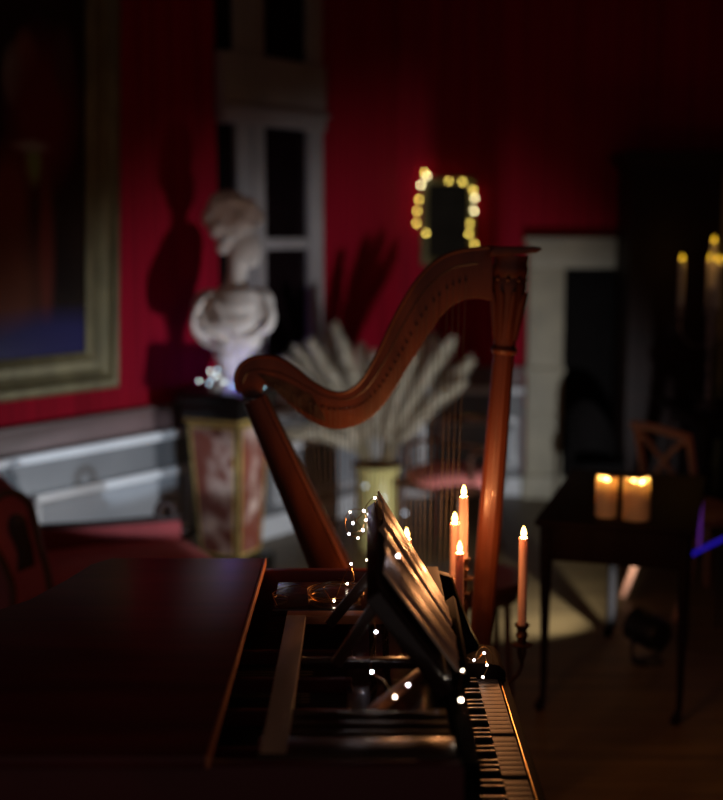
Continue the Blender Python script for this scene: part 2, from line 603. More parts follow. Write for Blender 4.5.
# ================================================================== PIANO
XN, YN, YF = 0.19, 1.885, 3.06
ZC, ZL = 0.955, 0.978
piano = thing('grand_piano', (-0.3, 2.47, 0), 'dark mahogany early grand piano with half its lid closed and keyboard at the right', 'piano')
bent = [(-1.62, YN), (-1.62, 2.02), (-1.35, 2.10), (-1.12, 2.25), (-0.93, 2.45), (-0.80, 2.60), (-0.735, 2.70), (-0.69, 2.86), (-0.66, 3.0), (-0.62, YF)]
outline = [(XN, YN)] + bent + [(XN, YF)]
zm = lambda a, b, d: Vector((a, b, d))


def inset(poly, t):
    n = len(poly)
    out = []
    for i in range(n):
        p0, p1, p2 = Vector(poly[i - 1]), Vector(poly[i]), Vector(poly[(i + 1) % n])
        d1, d2 = (p1 - p0).normalized(), (p2 - p1).normalized()
        n1, n2 = Vector((-d1.y, d1.x)), Vector((-d2.y, d2.x))
        bis = (n1 + n2).normalized()
        out.append(tuple(p1 - bis * t / max(0.4, bis.dot(n1))))
    return out


inn = inset(outline, 0.03)
q = MB()
n = len(outline)
vs = [(x, y, 0.62) for x, y in outline] + [(x, y, ZC) for x, y in outline] + [(x, y, ZC) for x, y in inn] + [(x, y, 0.70) for x, y in inn]
fs = [tuple(range(n)), tuple(range(4 * n - 1, 3 * n - 1, -1))]
for i in range(n):
    j = (i + 1) % n
    for k in range(3):
        fs.append((k * n + i, (k + 1) * n + i, (k + 1) * n + j, k * n + j))
q.add(vs, fs).build('case', M['piano'], piano, True, bevel=0.003, angle=30)
# lid: closed tail part, right edge at X = -0.245
LE = -0.245
lidp = [(LE, YN - 0.012)] + [(x - 0.01, y + (0.012 if y > 2 else -0.012)) for x, y in bent] + [(LE, YF + 0.012)]
lid = MB().prism(lidp, ZC + 0.001, ZL, zm).build('lid', M['piano'], piano, True, bevel=0.004, angle=30)
MB().box(LE, LE + 0.005, YN - 0.012, YF + 0.012, ZC + 0.002, ZL).build('lid_edge', M['piano_edge'], lid, True, bevel=0.002)  # strip coloured bright to carry the orange-lit line along the edge
# inside
MB().box(-0.9, XN - 0.04, YN + 0.04, 2.98, 0.80, 0.81).build('soundboard', M['soundboard'], piano, True, smooth=False)
st = MB()
for i in range(64):
    y = 1.95 + i * 0.0158
    st.tube([(-0.62, y, 0.845), (0.06, y, 0.850)], 0.0007, 4)
tag(st.build('strings', M['bronze'], piano, True), kind='stuff')
for y in (2.12, 2.30, 2.47, 2.64):
    MB().box(-0.60, -0.02, y - 0.009, y + 0.009, 0.855, 0.885).build('gap_spacer', M['piano'], piano, True, bevel=0.003)
MB().box(-0.03, XN - 0.032, YN + 0.04, 2.98, 0.811, 0.87).build('wrest_plank', M['piano_dark'], piano, True, bevel=0.003)
tp = MB()
for i in range(60):
    for r_ in range(2):
        tp.tube([(0.02 + 0.03 * r_ + 0.004 * (i % 3), 1.96 + i * 0.0168, 0.87), (0.02 + 0.03 * r_ + 0.004 * (i % 3), 1.96 + i * 0.0168, 0.895)], 0.0025, 5)
tag(tp.build('tuning_pins', M['bronze'], piano, True), kind='stuff')
MB().box(XN - 0.03, XN + 0.002, YN, YF, 0.735, ZC + 0.004).build('name_board', M['cheek_wood'], piano, True, bevel=0.003)
# keyboard
MB().box(XN, 0.352, YN, YF, 0.60, 0.675).build('key_bed', M['piano_dark'], piano, True, bevel=0.004)
KY0, KP = 1.945, 0.0235
NK = 41
nat = MB().box(0, 0.135, 0.0006, KP - 0.0006, 0, 0.022)
k0 = None
for i in range(NK):
    if k0 is None:
        k0 = nat.build('natural_key', M['ivory'], piano, bevel=0.0012)
        ko = k0
    else:
        ko = k0.copy()
        C.objects.link(ko)
    ko.location = Vector((0.195, KY0 + i * KP, 0.698)) - piano.location
    if i in (17, 26):
        ko.location.z -= 0.004
s0 = None
shp = MB()
shp.add([(0, -.0055, 0), (.087, -.0055, 0), (.087, .0055, 0), (0, .0055, 0), (0, -.0045, .012), (.082, -.0045, .012), (.082, .0045, .012), (0, .0045, .012)],
        [(0, 3, 2, 1), (4, 5, 6, 7), (0, 1, 5, 4), (1, 2, 6, 5), (2, 3, 7, 6), (3, 0, 4, 7)])
for i in range(NK - 1):
    if i % 7 in (2, 6):
        continue
    if s0 is None:
        s0 = shp.build('sharp_key', M['ebony'], piano, bevel=0.001)
        so = s0
    else:
        so = s0.copy()
        C.objects.link(so)
    so.location = Vector((0.194, KY0 + (i + 1) * KP, 0.720)) - piano.location
ks = MB().box(0.334, 0.356, YN, YF, 0.675, 0.712).build('key_slip', M['cheek_wood'], piano, True, bevel=0.004)
MB().box(0.336, 0.338, YN + 0.05, 2.915, 0.712, 0.7145).build('glint_line', M['brass'], ks, True)  # brass strip standing in for a yellow reflection on the key slip
# far and near end blocks and cheeks
for nm, ya, yb in (('far', 2.915, YF), ('near', YN, 1.94)):
    eb = MB()
    eb.prism([(XN, 0.675), (0.335, 0.675), (0.352, 0.70), (0.350, 0.735), (0.335, 0.752), (0.30, 0.758), (XN, 0.758)], ya, yb, lambda a, b, d: Vector((a, d, b)))
    eb.build('end_block', M['cheek_wood'], piano, True, bevel=0.006)
    y0, y1 = (YF - 0.032, YF + 0.002) if nm == 'far' else (YN - 0.002, YN + 0.03)
    ck = [(XN - 0.02, 0.64), (0.30, 0.64), (0.295, 0.765), (0.275, 0.80), (0.235, 0.90), (0.222, 0.94), (XN - 0.02, ZC)]
    if nm == 'near':
        ck = [(XN - 0.02, 0.62), (0.35, 0.62), (0.345, 0.70), (0.26, 0.735), (0.22, 0.80), (XN - 0.02, ZC)]
    co = MB().prism(ck, y0, y1, lambda a, b, d: Vector((a, d, b))).build('cheek', M['cheek_wood'], piano, True, bevel=0.003)
    if nm == 'far':
        MB().tube([(0.297, y0, 0.765), (0.277, y0, 0.80), (0.237, y0, 0.90), (0.224, y0, 0.94)], 0.0028, 6).build('glint_line', M['brass'], co, True)  # brass tube standing in for the candle-lit edge of the cheek
# legs
for x, y in ((0.1, 2.0), (0.1, 2.94), (-1.45, 1.99)):
    MB().lathe([(0.02, 0), (0.028, 0.03), (0.02, 0.06), (0.026, 0.09), (0.045, 0.42), (0.05, 0.48), (0.036, 0.50), (0.055, 0.53), (0.055, 0.62)], (x, y, 0), 16).build('leg', M['piano'], piano, True)
# music desk: side boards, pale rear rail, hinged leaning panel with props
md = MB()
md.box(-0.165, -0.122, 1.93, 2.66, ZC - 0.015, ZC + 0.004)
desk = md.build('music_desk', M['rail_wood'], piano, True, bevel=0.002)
tag(desk, 'pale rear rail of the sliding music desk')
MB().box(-0.17, 0.155, YN + 0.031, 1.995, ZC - 0.015, ZC + 0.003).build('side_board', M['gloss_board'], desk, True, bevel=0.002)
for yy, w in ((2.025, 0.018), (2.065, 0.020), (2.11, 0.030)):
    fr = MB()
    pts = []
    K = 14
    for i in range(K + 1):
        x = -0.125 + 0.275 * i / K
        pts.append((x, w * (0.55 + 0.45 * math.cos(4 * PI * i / K))))
    poly = [(x, yy - h / 2) for x, h in pts] + [(x, yy + h / 2) for x, h in reversed(pts)]
    fr.prism(poly, ZC - 0.012, ZC + 0.001, zm).build('fret_bar', M['gloss_board'], desk, True, angle=30)
MB().box(-0.20, 0.06, 2.70, 2.92, ZC - 0.013, ZC + 0.004).build('candle_board', M['piano_dark'], desk, True, bevel=0.003)
MB().box(-0.165, 0.155, 2.66, 2.70, ZC - 0.018, ZC + 0.002).build('cross_rail', M['piano_edge'], desk, True, bevel=0.003)
# leaning panel: near edge at Y=2.14, far edge at Y=2.66
BN, BF = Vector((0.165, 2.14, 0.985)), Vector((0.176, 2.66, 0.985))
TN, TF = ay(379, 592, 2.14), ay(378, 499, 2.66)
dn = (BF - BN).cross(TN - BN).normalized()
if dn.x < 0:
    dn = -dn
pm = MB()
T = 0.030
pm.add([BN, BF, TF, TN, BN - dn * T, BF - dn * T, TF - dn * T, TN - dn * T],
       [(0, 1, 2, 3), (7, 6, 5, 4), (0, 4, 5, 1), (1, 5, 6, 2), (2, 6, 7, 3), (3, 7, 4, 0)])
pm.build('desk_panel', M['piano_dark'], desk, True, bevel=0.003)
lp = MB()
lp.bar(BN + dn * 0.012 - (TN - BN).normalized() * 0.006, BF + dn * 0.012 - (TF - BF).normalized() * 0.006, 0.04, 0.012, up=(TN - BN))
lp.build('book_ledge', M['cheek_wood'], desk, True, bevel=0.002)
up = (TN - BN)
for f, xe in ((0.35, -0.03), (0.82, -0.05)):
    a = BN.lerp(BF, f) + up * 0.78 - dn * 0.027
    b = Vector((xe - 0.02, a.y, ZC + 0.012))
    MB().bar(a, b, 0.014, 0.022).build('prop', M['walnut'], desk, True, bevel=0.002)
MB().bar(az(443, 655, 0.94), az(372, 712, 0.94), 0.02, 0.016).build('slide_runner', M['piano_edge'], desk, True, bevel=0.002)
MB().bar((-0.12, 2.40, ZC - 0.012), (0.15, 2.40, ZC - 0.012), 0.03, 0.016).build('cross_rail', M['piano_dark'], desk, True, bevel=0.002)

# open music book on the desk
book = thing('music_book', BN.lerp(BF, 0.5) + dn * 0.004 + (0, 0, 0.002) if False else BN.lerp(BF, 0.5),
             'open music book with warm candlelit pages leaning on the piano music desk', 'book')


def page_grid(off, y0, y1, h0, h1, bulge, nu=28, nv=14, thick=0.006):
    q = MB()
    top, bot = [], []
    for j in range(nv + 1):
        for i in range(nu + 1):
            f = y0 + (y1 - y0) * i / nu
            g = h0 + (h1 - h0) * j / nv
            p = BN.lerp(BF, f).lerp(TN.lerp(TF, f), g)
            a = abs(i / nu - 0.5) * 2
            hgt = off + bulge * (1 - (abs(a - 0.30) / 0.70) ** 1.6) * (0.8 + 0.3 * g) - 0.010 * (a < 0.05)
            hgt += 0.004 * max(0, g - 0.8) * math.sin(17 * i / nu)
            hgt = max(hgt, off) + 0.012 * (1 - f) + 0.0012 * (1 + math.sin(2 * PI * f * 5.3 + 1.3 * math.sin(3 * g) + 0.5)) + 0.0004 * math.sin(2 * PI * f * 13 + 4 * g)
            top.append(p + dn * (hgt + thick))
            bot.append(p + dn * (hgt + thick - 0.004))
    w = nu + 1
    vs = top + bot
    o = len(top)
    fs = []
    for j in range(nv):
        for i in range(nu):
            a = j * w + i
            fs.append((a, a + 1, a + w + 1, a + w))
            fs.append((o + a, o + a + w, o + a + w + 1, o + a + 1))
    for i in range(nu):
        fs.append((i, o + i, o + i + 1, i + 1))
        a = nv * w + i
        fs.append((a, a + 1, o + a + 1, o + a))
    for j in range(nv):
        a = j * w
        fs.append((a, a + w, o + a + w, o + a))
        a = j * w + nu
        fs.append((a, o + a, o + a + w, a + w))
    return q.add(vs, fs)


page_grid(0.004, 0.06, 0.98, 0.06, 1.06, 0.010, 72, 14).build('pages', M['paper'], book, True, angle=80)
cv = MB()
c_ = [BN.lerp(BF, f).lerp(TN.lerp(TF, f), g) + dn * 0.0012 for f, g in ((0.04, 0.045), (1.0, 0.045), (1.0, 1.03), (0.04, 1.03))]
cv.add(c_ + [p + dn * 0.002 for p in c_], [(0, 1, 2, 3), (7, 6, 5, 4), (0, 4, 5, 1), (1, 5, 6, 2), (2, 6, 7, 3), (3, 7, 4, 0)])
cv.build('cover', M['cover'], book, True, smooth=False)

# ================================================================== CANDLES
def candle_light(par, z, watts, col, r=0.006):
    l = bpy.data.lights.new('candle_glow', 'POINT')
    l.energy = watts
    l.color = col
    l.shadow_soft_size = r
    o = bpy.data.objects.new('candle_glow', l)
    C.objects.link(o)
    o.parent = par
    o.location = (0, 0, z)


def flame(par, z, h, r, m='flame', core='flame_core'):
    core = m if m == 'far_flame' else core
    prof = [(0.0, 0), (r * .7, h * .10), (r, h * .28), (r * .85, h * .5), (r * .5, h * .75), (r * .18, h * .93), (0, h)]
    fl = MB().lathe(prof, (0, 0, z), 12).build('flame', M[m], par)
    MB().lathe([(a * .6, b * .75 + h * .06) for a, b in prof], (0, 0, z), 10).build('flame_core', M[core], fl)
    return fl


def taper(loc, ln, r, label, group, m='taper', watts=2.2, col=(1, .38, .13), fm='flame', fh=0.029, fr=0.0068):
    t = thing('taper_candle', loc, label, 'candle', group)
    MB().lathe([(r * .97, 0), (r * .95, ln * .5), (r * .92, ln - .012), (r * .90, ln - .002), (r * .75, ln), (r * .45, ln - .004), (0, ln - .005)], (0, 0, 0), 18).build('wax', M[m], t)
    MB().tube([(0, 0, ln - .006), (0.001, 0, ln + .006)], 0.0012, 6).build('wick', M['wick'], t)
    flame(t, ln + 0.003, fh, fr, fm)
    candle_light(t, ln + 0.014, watts, col)
    return t


CX, CY = 0.278, 3.33
HZ = 0.702
cb = thing('candelabrum', (CX, CY, 0), 'tall bronze five-light candelabrum standing between the piano and the harp', 'candelabrum')
MB().lathe([(0.10, 0), (0.10, 0.015), (0.07, 0.03), (0.03, 0.05), (0.022, 0.09), (0.03, 0.12), (0.014, 0.16), (0.011, 0.40), (0.02, 0.43), (0.012, 0.46),
            (0.012, 0.50), (0.026, 0.54), (0.030, 0.57), (0.016, 0.60), (0.012, 0.66), (0.020, 0.70), (0.012, 0.73), (0.016, 0.77), (0.010, 0.79), (0.020, 0.81)],
           (0, 0, 0), 20).build('stem', M['bronze'], cb)


def socket(par, x, y, z):
    so = MB().lathe([(0.004, -0.055), (0.010, -0.045), (0.014, -0.025), (0.011, -0.012), (0.028, -0.008), (0.030, -0.004), (0.012, -0.002), (0.013, 0.012),
                     (0.018, 0.022), (0.013, 0.030), (0.014, 0.04), (0.021, 0.048), (0.021, 0.052), (0.0132, 0.052), (0.0130, 0.0325), (0, 0.0325)],
                    (x, y, z), 18).build('socket', M['bronze'], par)
    return so


ARM = 0.155
spec = [(-1, 0, 'left'), (1, 0, 'right'), (0, -1, 'near'), (0, 1, 'far')]
clabel = {'left': 'lit taper candle glimpsed just behind the music book pages', 'right': 'lit pink taper candle alone at the right end of the candelabrum',
          'near': 'lit taper candle on the candelabrum arm nearest the camera', 'far': 'small-looking lit taper candle on the rear arm of the candelabrum'}
rot = R(3)
for ax, ay_, nm in spec:
    x, y = ARM * (ax * math.cos(rot) - ay_ * math.sin(rot)), ARM * (ax * math.sin(rot) + ay_ * math.cos(rot))
    if nm == 'right':
        x *= 1.07
    if nm == 'near':
        x = -0.022
    if nm == 'far':
        x = -0.012
    pth = smoothpath([(0, 0, 0.56), (x * .3, y * .3, 0.54), (x * .62, y * .62, 0.535), (x * .9, y * .9, 0.565), (x, y, 0.595), (x, y, HZ - 0.085)], 5)
    MB().tube(pth, 0.0055, 8).build('arm', M['bronze'], cb)
    MB().tube(smoothpath([(x * .55, y * .55, 0.55), (x * .62, y * .62, 0.59), (x * .5, y * .5, 0.61), (x * .42, y * .42, 0.59)], 4), 0.0035, 6).build('arm_scroll', M['bronze'], cb)
    socket(cb, x, y, HZ - 0.036)
    taper((CX + x, CY + y, HZ - 0.003), 0.265 if nm != 'far' else 0.27, 0.0125, clabel[nm], 'candles of the near candelabrum')
socket(cb, 0, 0, HZ + 0.155)
taper((CX, CY, HZ + 0.188), 0.19, 0.0125, 'tallest lit taper candle at the centre of the near candelabrum', 'candles of the near candelabrum')

# ================================================================== HARP
HY = 3.62
hz = lambda px, py: ay(px, py, HY)
hb = hz(466, 842)
harp = thing('harp', (hb.x - 0.05, HY, 0), 'reddish-brown wooden pedal harp with curved neck and fluted column behind the piano', 'harp')
up_e = [(246, 397), (238, 388), (236, 377), (240, 366), (248, 359), (258, 356), (272, 356), (284, 360), (296, 368), (308, 378), (320, 386), (331, 391), (343, 392), (354, 387),
        (363, 378), (371, 365), (380, 348), (392, 322), (405, 298), (419, 277), (438, 259), (462, 250), (492, 247)]
lo_e = [(492, 301), (478, 298), (462, 300), (446, 310), (432, 328), (420, 347), (408, 366), (396, 386), (384, 403), (373, 415), (360, 423), (343, 428), (326, 427), (309, 419), (296, 409),
        (284, 398), (274, 388), (266, 384), (262, 388), (263, 397)]
sm = lambda L: [tuple(p)[:2] for p in smoothpath([(a, b, 0) for a, b in L], 3)]
ue, le = sm(up_e), sm(lo_e)


def hp(a, b, d):
    p = hz(a, b)
    return Vector((p.x, HY + d, p.z))


MB().prism(ue + le, -0.024, 0.024, hp).build('neck', M['harp'], harp, True, bevel=0.006, angle=35)
neck = harp.children[0]
MB().tube([hp(a, b, -0.022) for a, b in ue[2:]], 0.0055, 8).build('neck_moulding', M['harp'], neck, True)


def blend(f0, f1, lo, hi):
    """band across the neck between fractions lo..hi measured from lower to upper edge"""
    K = 40
    res = []
    n1, n2 = len(ue), len(le)
    for frac in (lo, hi):
        row = []
        for i in range(K + 1):
            f = f0 + (f1 - f0) * i / K
            a = ue[int(4 + f * (n1 - 5))]
            b = le[int((1 - f) * (n2 - 4))]
            row.append((b[0] + (a[0] - b[0]) * frac, b[1] + (a[1] - b[1]) * frac))
        res.append(row)
    return res[0] + res[1][::-1]


MB().prism(blend(0.12, 0.34, 0.14, 0.58), -0.0265, -0.024, hp).build('neck_glint_plate', M['bronze'], neck, True)  # short bronze plate standing in for a golden reflection on the neck
MB().tube([hp(a, b, -0.0235) for a, b in blend(0.02, 0.97, 0.72, 0.73)[:41]], 0.0022, 6).build('neck_groove', M['harp_dark'], neck, True)
pp = blend(0.16, 0.93, 0.40, 0.41)[:41]
NS = 40
pin0 = None
strs = []
for i in range(NS):
    f = i / (NS - 1)
    k = f * 40
    a, b = pp[int(k)], pp[min(int(k) + 1, 40)]
    x, y = a[0] + (b[0] - a[0]) * (k % 1), a[1] + (b[1] - a[1]) * (k % 1)
    c0 = hp(x, y, 0)
    if pin0 is None:
        pin0 = MB().lathe([(0.0035, 0), (0.0035, 0.005), (0.0025, 0.006)], (0, 0, 0), 8, Matrix.Rotation(PI / 2, 4, 'X')).build('tuning_pin', M['harp_dark'], neck)
        o = pin0
    else:
        o = pin0.copy()
        C.objects.link(o)
    o.location = c0 + Vector((0, -0.024, 0)) - harp.location
    strs.append(c0)
# soundbox
ST, SB = hz(253, 399), hz(450, 800)
axd = (SB - ST).normalized()
perp = Vector((axd.z, 0, -axd.x))      # towards the strings
if perp.x < 0:
    perp = -perp
q = MB()
NSEC, NA = 24, 14
vs, fs = [], []
for i in range(NSEC + 1):
    f = i / NSEC
    c0 = ST.lerp(SB, f)
    wy = 0.045 + 0.125 * f
    tb = 0.062 + 0.105 * f
    for k in range(NA + 1):
        t = PI * k / NA
        vs.append(c0 + Vector((0, -math.cos(t) * wy, 0)) - perp * math.sin(t) ** 0.8 * tb + perp * 0.030)
w = NA + 1
for i in range(NSEC):
    for k in range(NA):
        a = i * w + k
        fs.append((a, a + 1, a + w + 1, a + w))
    fs.append((i * w + NA, i * w, (i + 1) * w, (i + 1) * w + NA))
fs.append(tuple(range(NA, -1, -1)))
fs.append(tuple(NSEC * w + k for k in range(w)))
q.add(vs, fs)
sbx = q.build('soundbox', M['harp'], harp, True, angle=50)
bd = MB()
a, b = ST + perp * 0.032, SB + perp * 0.032
bd.add([a + Vector((0, -0.045, 0)), a + Vector((0, 0.045, 0)), b + Vector((0, 0.17, 0)), b + Vector((0, -0.17, 0))] +
       [p + perp * 0.006 for p in (a + Vector((0, -0.045, 0)), a + Vector((0, 0.045, 0)), b + Vector((0, 0.17, 0)), b + Vector((0, -0.17, 0)))],
       [(0, 1, 2, 3), (7, 6, 5, 4), (0, 4, 5, 1), (1, 5, 6, 2), (2, 6, 7, 3), (3, 7, 4, 0)])
bd.build('soundboard', M['harp'], harp, True, bevel=0.002)
MB().bar(ST + perp * 0.0395, SB + perp * 0.0395, 0.03, 0.005, up=perp).build('string_rib', M['harp_dark'], harp, True)
cr = MB()
cr.tube([hp(238, 399, -0.032), hp(267, 399, -0.032)], 0.0022, 6)
cr.build('joint_line', M['harp_dark'], harp, True)
# strings
for i, c0 in enumerate(strs):
    f = i / (NS - 1)
    b = ST.lerp(SB, 0.09 + 0.83 * f) + perp * 0.041
    top = c0 + Vector((0, -0.034, 0))
    MB().tube([top, Vector((b.x, HY - 0.004, b.z))], 0.00045 + 0.0002 * f, 4).build('string', M['gut'] if i % 7 else M['harp_dark'], harp, True)
# column with flutes, capital and crown
CT, CB2 = hz(504, 350), hz(464, 838)
flute = lambda t: 1 - 0.07 * (0.5 + 0.5 * math.cos(12 * t))
cp = [CT.lerp(CB2, i / 20) for i in range(21)]
col = MB().tube(cp, [0.031 + 0.004 * math.sin(PI * min(1, i / 14)) for i in range(21)], 48, sq=flute).build('column', M['harp'], harp, True, angle=60)
axc = (CT - CB2).normalized()
qz = Vector((0, 0, 1)).rotation_difference(axc).to_matrix().to_4x4()
s_ = (hz(503, 300) - hz(503, 352)).length / 52
MB().lathe([(.031, -.012), (.037, -.007), (.039, 0), (.036, .008), (.032, .014), (.034, .05), (.038, .10), (.043, .15), (.049, .185), (.047, .20), (.045, .21), (.050, .222), (.051, .24), (.047, .25),
            (.049, .275)], CT, 32, qz).build('capital', M['harp'], harp, True, angle=30)
for k in range(9):
    t = 2 * PI * k / 9
    lf = MB()
    pth = [Vector((r * math.cos(t), r * math.sin(t), z)) for r, z in ((.033, .03), (.037, .08), (.043, .13), (.050, .165), (.054, .170), (.053, .158))]
    lf.tube([CT + qz @ p for p in pth], [.003, .007, .009, .007, .005, .002], 8).build('acanthus_leaf', M['harp'], harp, True)
for k in range(9):
    t = 2 * PI * k / 9 + .3
    MB().ball(CT + qz @ Vector((.046 * math.cos(t), .046 * math.sin(t), .206)), .007, 8, 6).build('capital_boss', M['harp'], harp, True)
ct2 = hz(505, 253)
MB().prism([(488, 250), (492, 246.5), (536, 246.5), (539, 249), (533, 252.5), (488, 256)], -0.075, 0.075, hp).build('crown_plate', M['harp'], harp, True, bevel=0.004)
# base with pedal slots and feet
MB().box(hb.x - 0.20, hb.x + 0.06, HY - 0.16, HY + 0.16, 0.035, 0.15).build('base', M['harp'], harp, True, bevel=0.015)
for sx in (-0.17, 0.03):
    for sy in (-0.13, 0.13):
        MB().lathe([(0.025, 0), (0.03, 0.02), (0.02, 0.04)], (hb.x + sx, HY + sy, 0), 12).build('foot', M['harp_dark'], harp, True)
for k in range(7):
    yy = HY - 0.12 + 0.04 * k
    MB().bar((hb.x - 0.20, yy, 0.075), (hb.x - 0.27, yy, 0.07), 0.012, 0.008).build('pedal', M['brass'], harp, True)

# ================================================================== PEDESTAL AND BUST
PX, PY = -0.690, 6.42
ptop = ay(235, 389, PY).z
prot = R(-26)
ped = thing('pedestal', (PX, PY, 0), 'black pedestal with red marble panels and gilt edging carrying the bust', 'pedestal', rotz=prot)
hw0, hw1 = 0.118, 0.158
zb0, zb1 = 0.10, ptop - 0.16


def taperbox(q, a0, a1, z0, z1):
    return q.add([(-a0, -a0, z0), (a0, -a0, z0), (a0, a0, z0), (-a0, a0, z0), (-a1, -a1, z1), (a1, -a1, z1), (a1, a1, z1), (-a1, a1, z1)],
                 [(3, 2, 1, 0), (4, 5, 6, 7), (0, 1, 5, 4), (1, 2, 6, 5), (2, 3, 7, 6), (3, 0, 4, 7)])


taperbox(MB(), hw0, hw1, zb0, zb1).build('shaft', M['ebony'], ped, bevel=0.003)
MB().box(-.17, .17, -.17, .17, 0, zb0).build('plinth', M['ebony'], ped, bevel=0.008)
MB().box(-.165, .165, -.165, .165, zb1, zb1 + 0.022).build('gilt_band', M['gilt'], ped, bevel=0.004)
MB().box(-.172, .172, -.172, .172, zb1 + 0.022, zb1 + 0.10).build('frieze', M['ebony'], ped, bevel=0.006)
MB().box(-.195, .195, -.195, .195, zb1 + 0.10, ptop).build('top_slab', M['ebony'], ped, bevel=0.008)
for k in range(4):
    Mr = Matrix.Rotation(k * PI / 2, 4, 'Z')
    z0, z1 = zb0 + 0.035, zb1 - 0.025
    ww = lambda z: hw0 + (hw1 - hw0) * (z - zb0) / (zb1 - zb0)

    def quad(e, d, m, name, par):
        vs = []
        for dd in (0.0, d):
            for (sx, z) in ((-1, z0 - e), (1, z0 - e), (1, z1 + e), (-1, z1 + e)):
                vs.append(Mr @ Vector((sx * (ww(z) - 0.03 + e), -ww(z) - dd, z)))
        return MB().add(vs, [(0, 1, 2, 3), (7, 6, 5, 4), (0, 4, 5, 1), (1, 5, 6, 2), (2, 6, 7, 3), (3, 7, 4, 0)]).build(name, m, par, smooth=False)
    gf = quad(0.018, 0.003, M['gilt'], 'gilt_border', ped)
    quad(0.0, 0.005, M['red_marble'], 'marble_panel', ped)

bust = thing('marble_bust', (PX, PY, ptop), 'white marble bust of a woman with piled-up hair and draped shoulders on the pedestal', 'bust')
BS = 1.0 / (FPX / 6.5) * 1.0


def bz(px, py):
    p = ay(px, py, PY)
    return p.x - PX, p.z - ptop


q = MB()
def el(px, py, dy, rx, ry, rz, rotY=0, rotX=0):
    x, z = bz(px, py)
    q.ball((x, dy, z), (rx, ry, rz), 20, 14, Matrix.Rotation(R(rotY), 3, 'Y') @ Matrix.Rotation(R(rotX), 3, 'X'))
el(244, 247, 0, .085, .072, .105, -12)           # skull and face
el(252, 256, -.005, .045, .052, .06, 0)          # jaw
el(251, 264, -.005, .022, .024, .02)             # chin
el(259.5, 251, -.004, .015, .014, .024, -20)     # nose
el(256, 258, -.004, .014, .02, .010)             # lips
el(256, 243, -.004, .018, .045, .013)            # brow
for a, b, dy, r in ((222, 206, 0, .075), (213, 218, .0, .060), (232, 204, -.01, .070), (245, 211, -.01, .070), (254, 218, -.005, .046), (220, 228, -.02, .060), (228, 238, -.03, .050),
                    (240, 222, -.03, .070), (214, 209, .03, .05), (227, 200, .02, .055), (238, 232, -.05, .035), (224, 246, .0, .045)):
    el(a, b, dy, r, r * 1.05, r)
for i in range(90):                                # curls
    a = random.uniform(210, 264)
    b = random.uniform(199, 232)
    if ((a - 236) / 28) ** 2 + ((b - 216) / 18) ** 2 < 1.0:
        el(a, b, -.055 * (1 - ((a - 236) / 30) ** 2) + random.uniform(-.02, .0), .017, .02, .017)
x0, z0 = bz(238, 255)
x1, z1 = bz(235, 295)
q.tube([(x0, 0, z0), (x0 - .005, 0, (z0 + z1) / 2), (x1, 0, z1)], [.052, .051, .075], 20)
el(234, 300, 0, .125, .085, .070)
el(208, 307, .0, .085, .080, .095, 20)           # far and near shoulders
el(258, 303, .0, .085, .080, .085, -20)
el(235, 318, -.01, .185, .115, .115)
el(236, 306, -.045, .135, .085, .085)
el(236, 296, -.03, .13, .085, .06)
el(233, 322, -.06, .15, .085, .08)
el(234, 217, 0, .115, .090, .085)
el(231, 230, 0, .070, .075, .060)
el(206, 322, -.02, .080, .085, .105)
el(262, 316, -.02, .075, .080, .10)
el(247, 318, -.07, .060, .055, .060)             # breast
el(222, 322, -.07, .060, .055, .060)
el(238, 340, -.01, .125, .085, .075)
el(236, 352, 0, .075, .060, .05)


def fold(pts, r):
    P = []
    for a, b, dy in pts:
        x, z = bz(a, b)
        P.append((x, dy, z))
    q.tube(smoothpath(P, 6), r, 8)


fold([(244, 286, -.05), (262, 294, -.08), (271, 308, -.09), (268, 324, -.11), (252, 334, -.12), (235, 335, -.12)], .013)
fold([(226, 288, -.05), (208, 296, -.08), (198, 310, -.10), (196, 328, -.10), (208, 342, -.10), (228, 348, -.09)], .013)
fold([(216, 300, -.10), (226, 318, -.135), (240, 330, -.13)], .014)
fold([(202, 316, -.105), (214, 332, -.12), (232, 343, -.11)], .014)
fold([(252, 300, -.09), (242, 308, -.12), (228, 310, -.12)], .010)
fg = q.build('figure', M['marble'], bust)
rm = fg.modifiers.new('remesh', 'REMESH')
rm.mode = 'VOXEL'
rm.voxel_size = 0.008
rm.use_smooth_shade = True
sm_ = fg.modifiers.new('smooth', 'SMOOTH')
sm_.iterations = 3
zs = bz(235, 353)[1]
MB().lathe([(.105, 0), (.105, .02), (.095, .03), (.075, .045), (.055, .075), (.050, .11), (.062, zs - .03), (.075, zs - .01), (.07, zs + .02)], (0, 0, 0), 28).build('socle', M['marble'], bust)

# ================================================================== FAIRY LIGHTS
ico = bmesh.new()
bmesh.ops.create_icosphere(ico, subdivisions=1, radius=1)
ICO = {}


def bulb(par, p, r, m):
    key = m
    if key not in ICO:
        me = bpy.data.meshes.new('bulb')
        ico.to_mesh(me)
        me.materials.append(M[m])
        ICO[key] = me
    o = bpy.data.objects.new('bulb', ICO[key])
    C.objects.link(o)
    o.parent = par
    o.location = Vector(p) - Vector(par.location)
    o.scale = (r, r, r)
    return o


def wire(par, pts, r=0.0010, k=6, name='wire', jit=0.006):
    P = []
    pts = [Vector(p) for p in pts]
    for i, p in enumerate(pts):
        P.append(p)
        if i < len(pts) - 1 and jit:
            mth = (p + pts[i + 1]) / 2
            P.append(mth + Vector((random.uniform(-jit, jit), random.uniform(-jit, jit), random.uniform(-jit, jit))))
    return MB().tube(smoothpath(P, k), r, 5).build(name, M['copper_wire'], par, True)


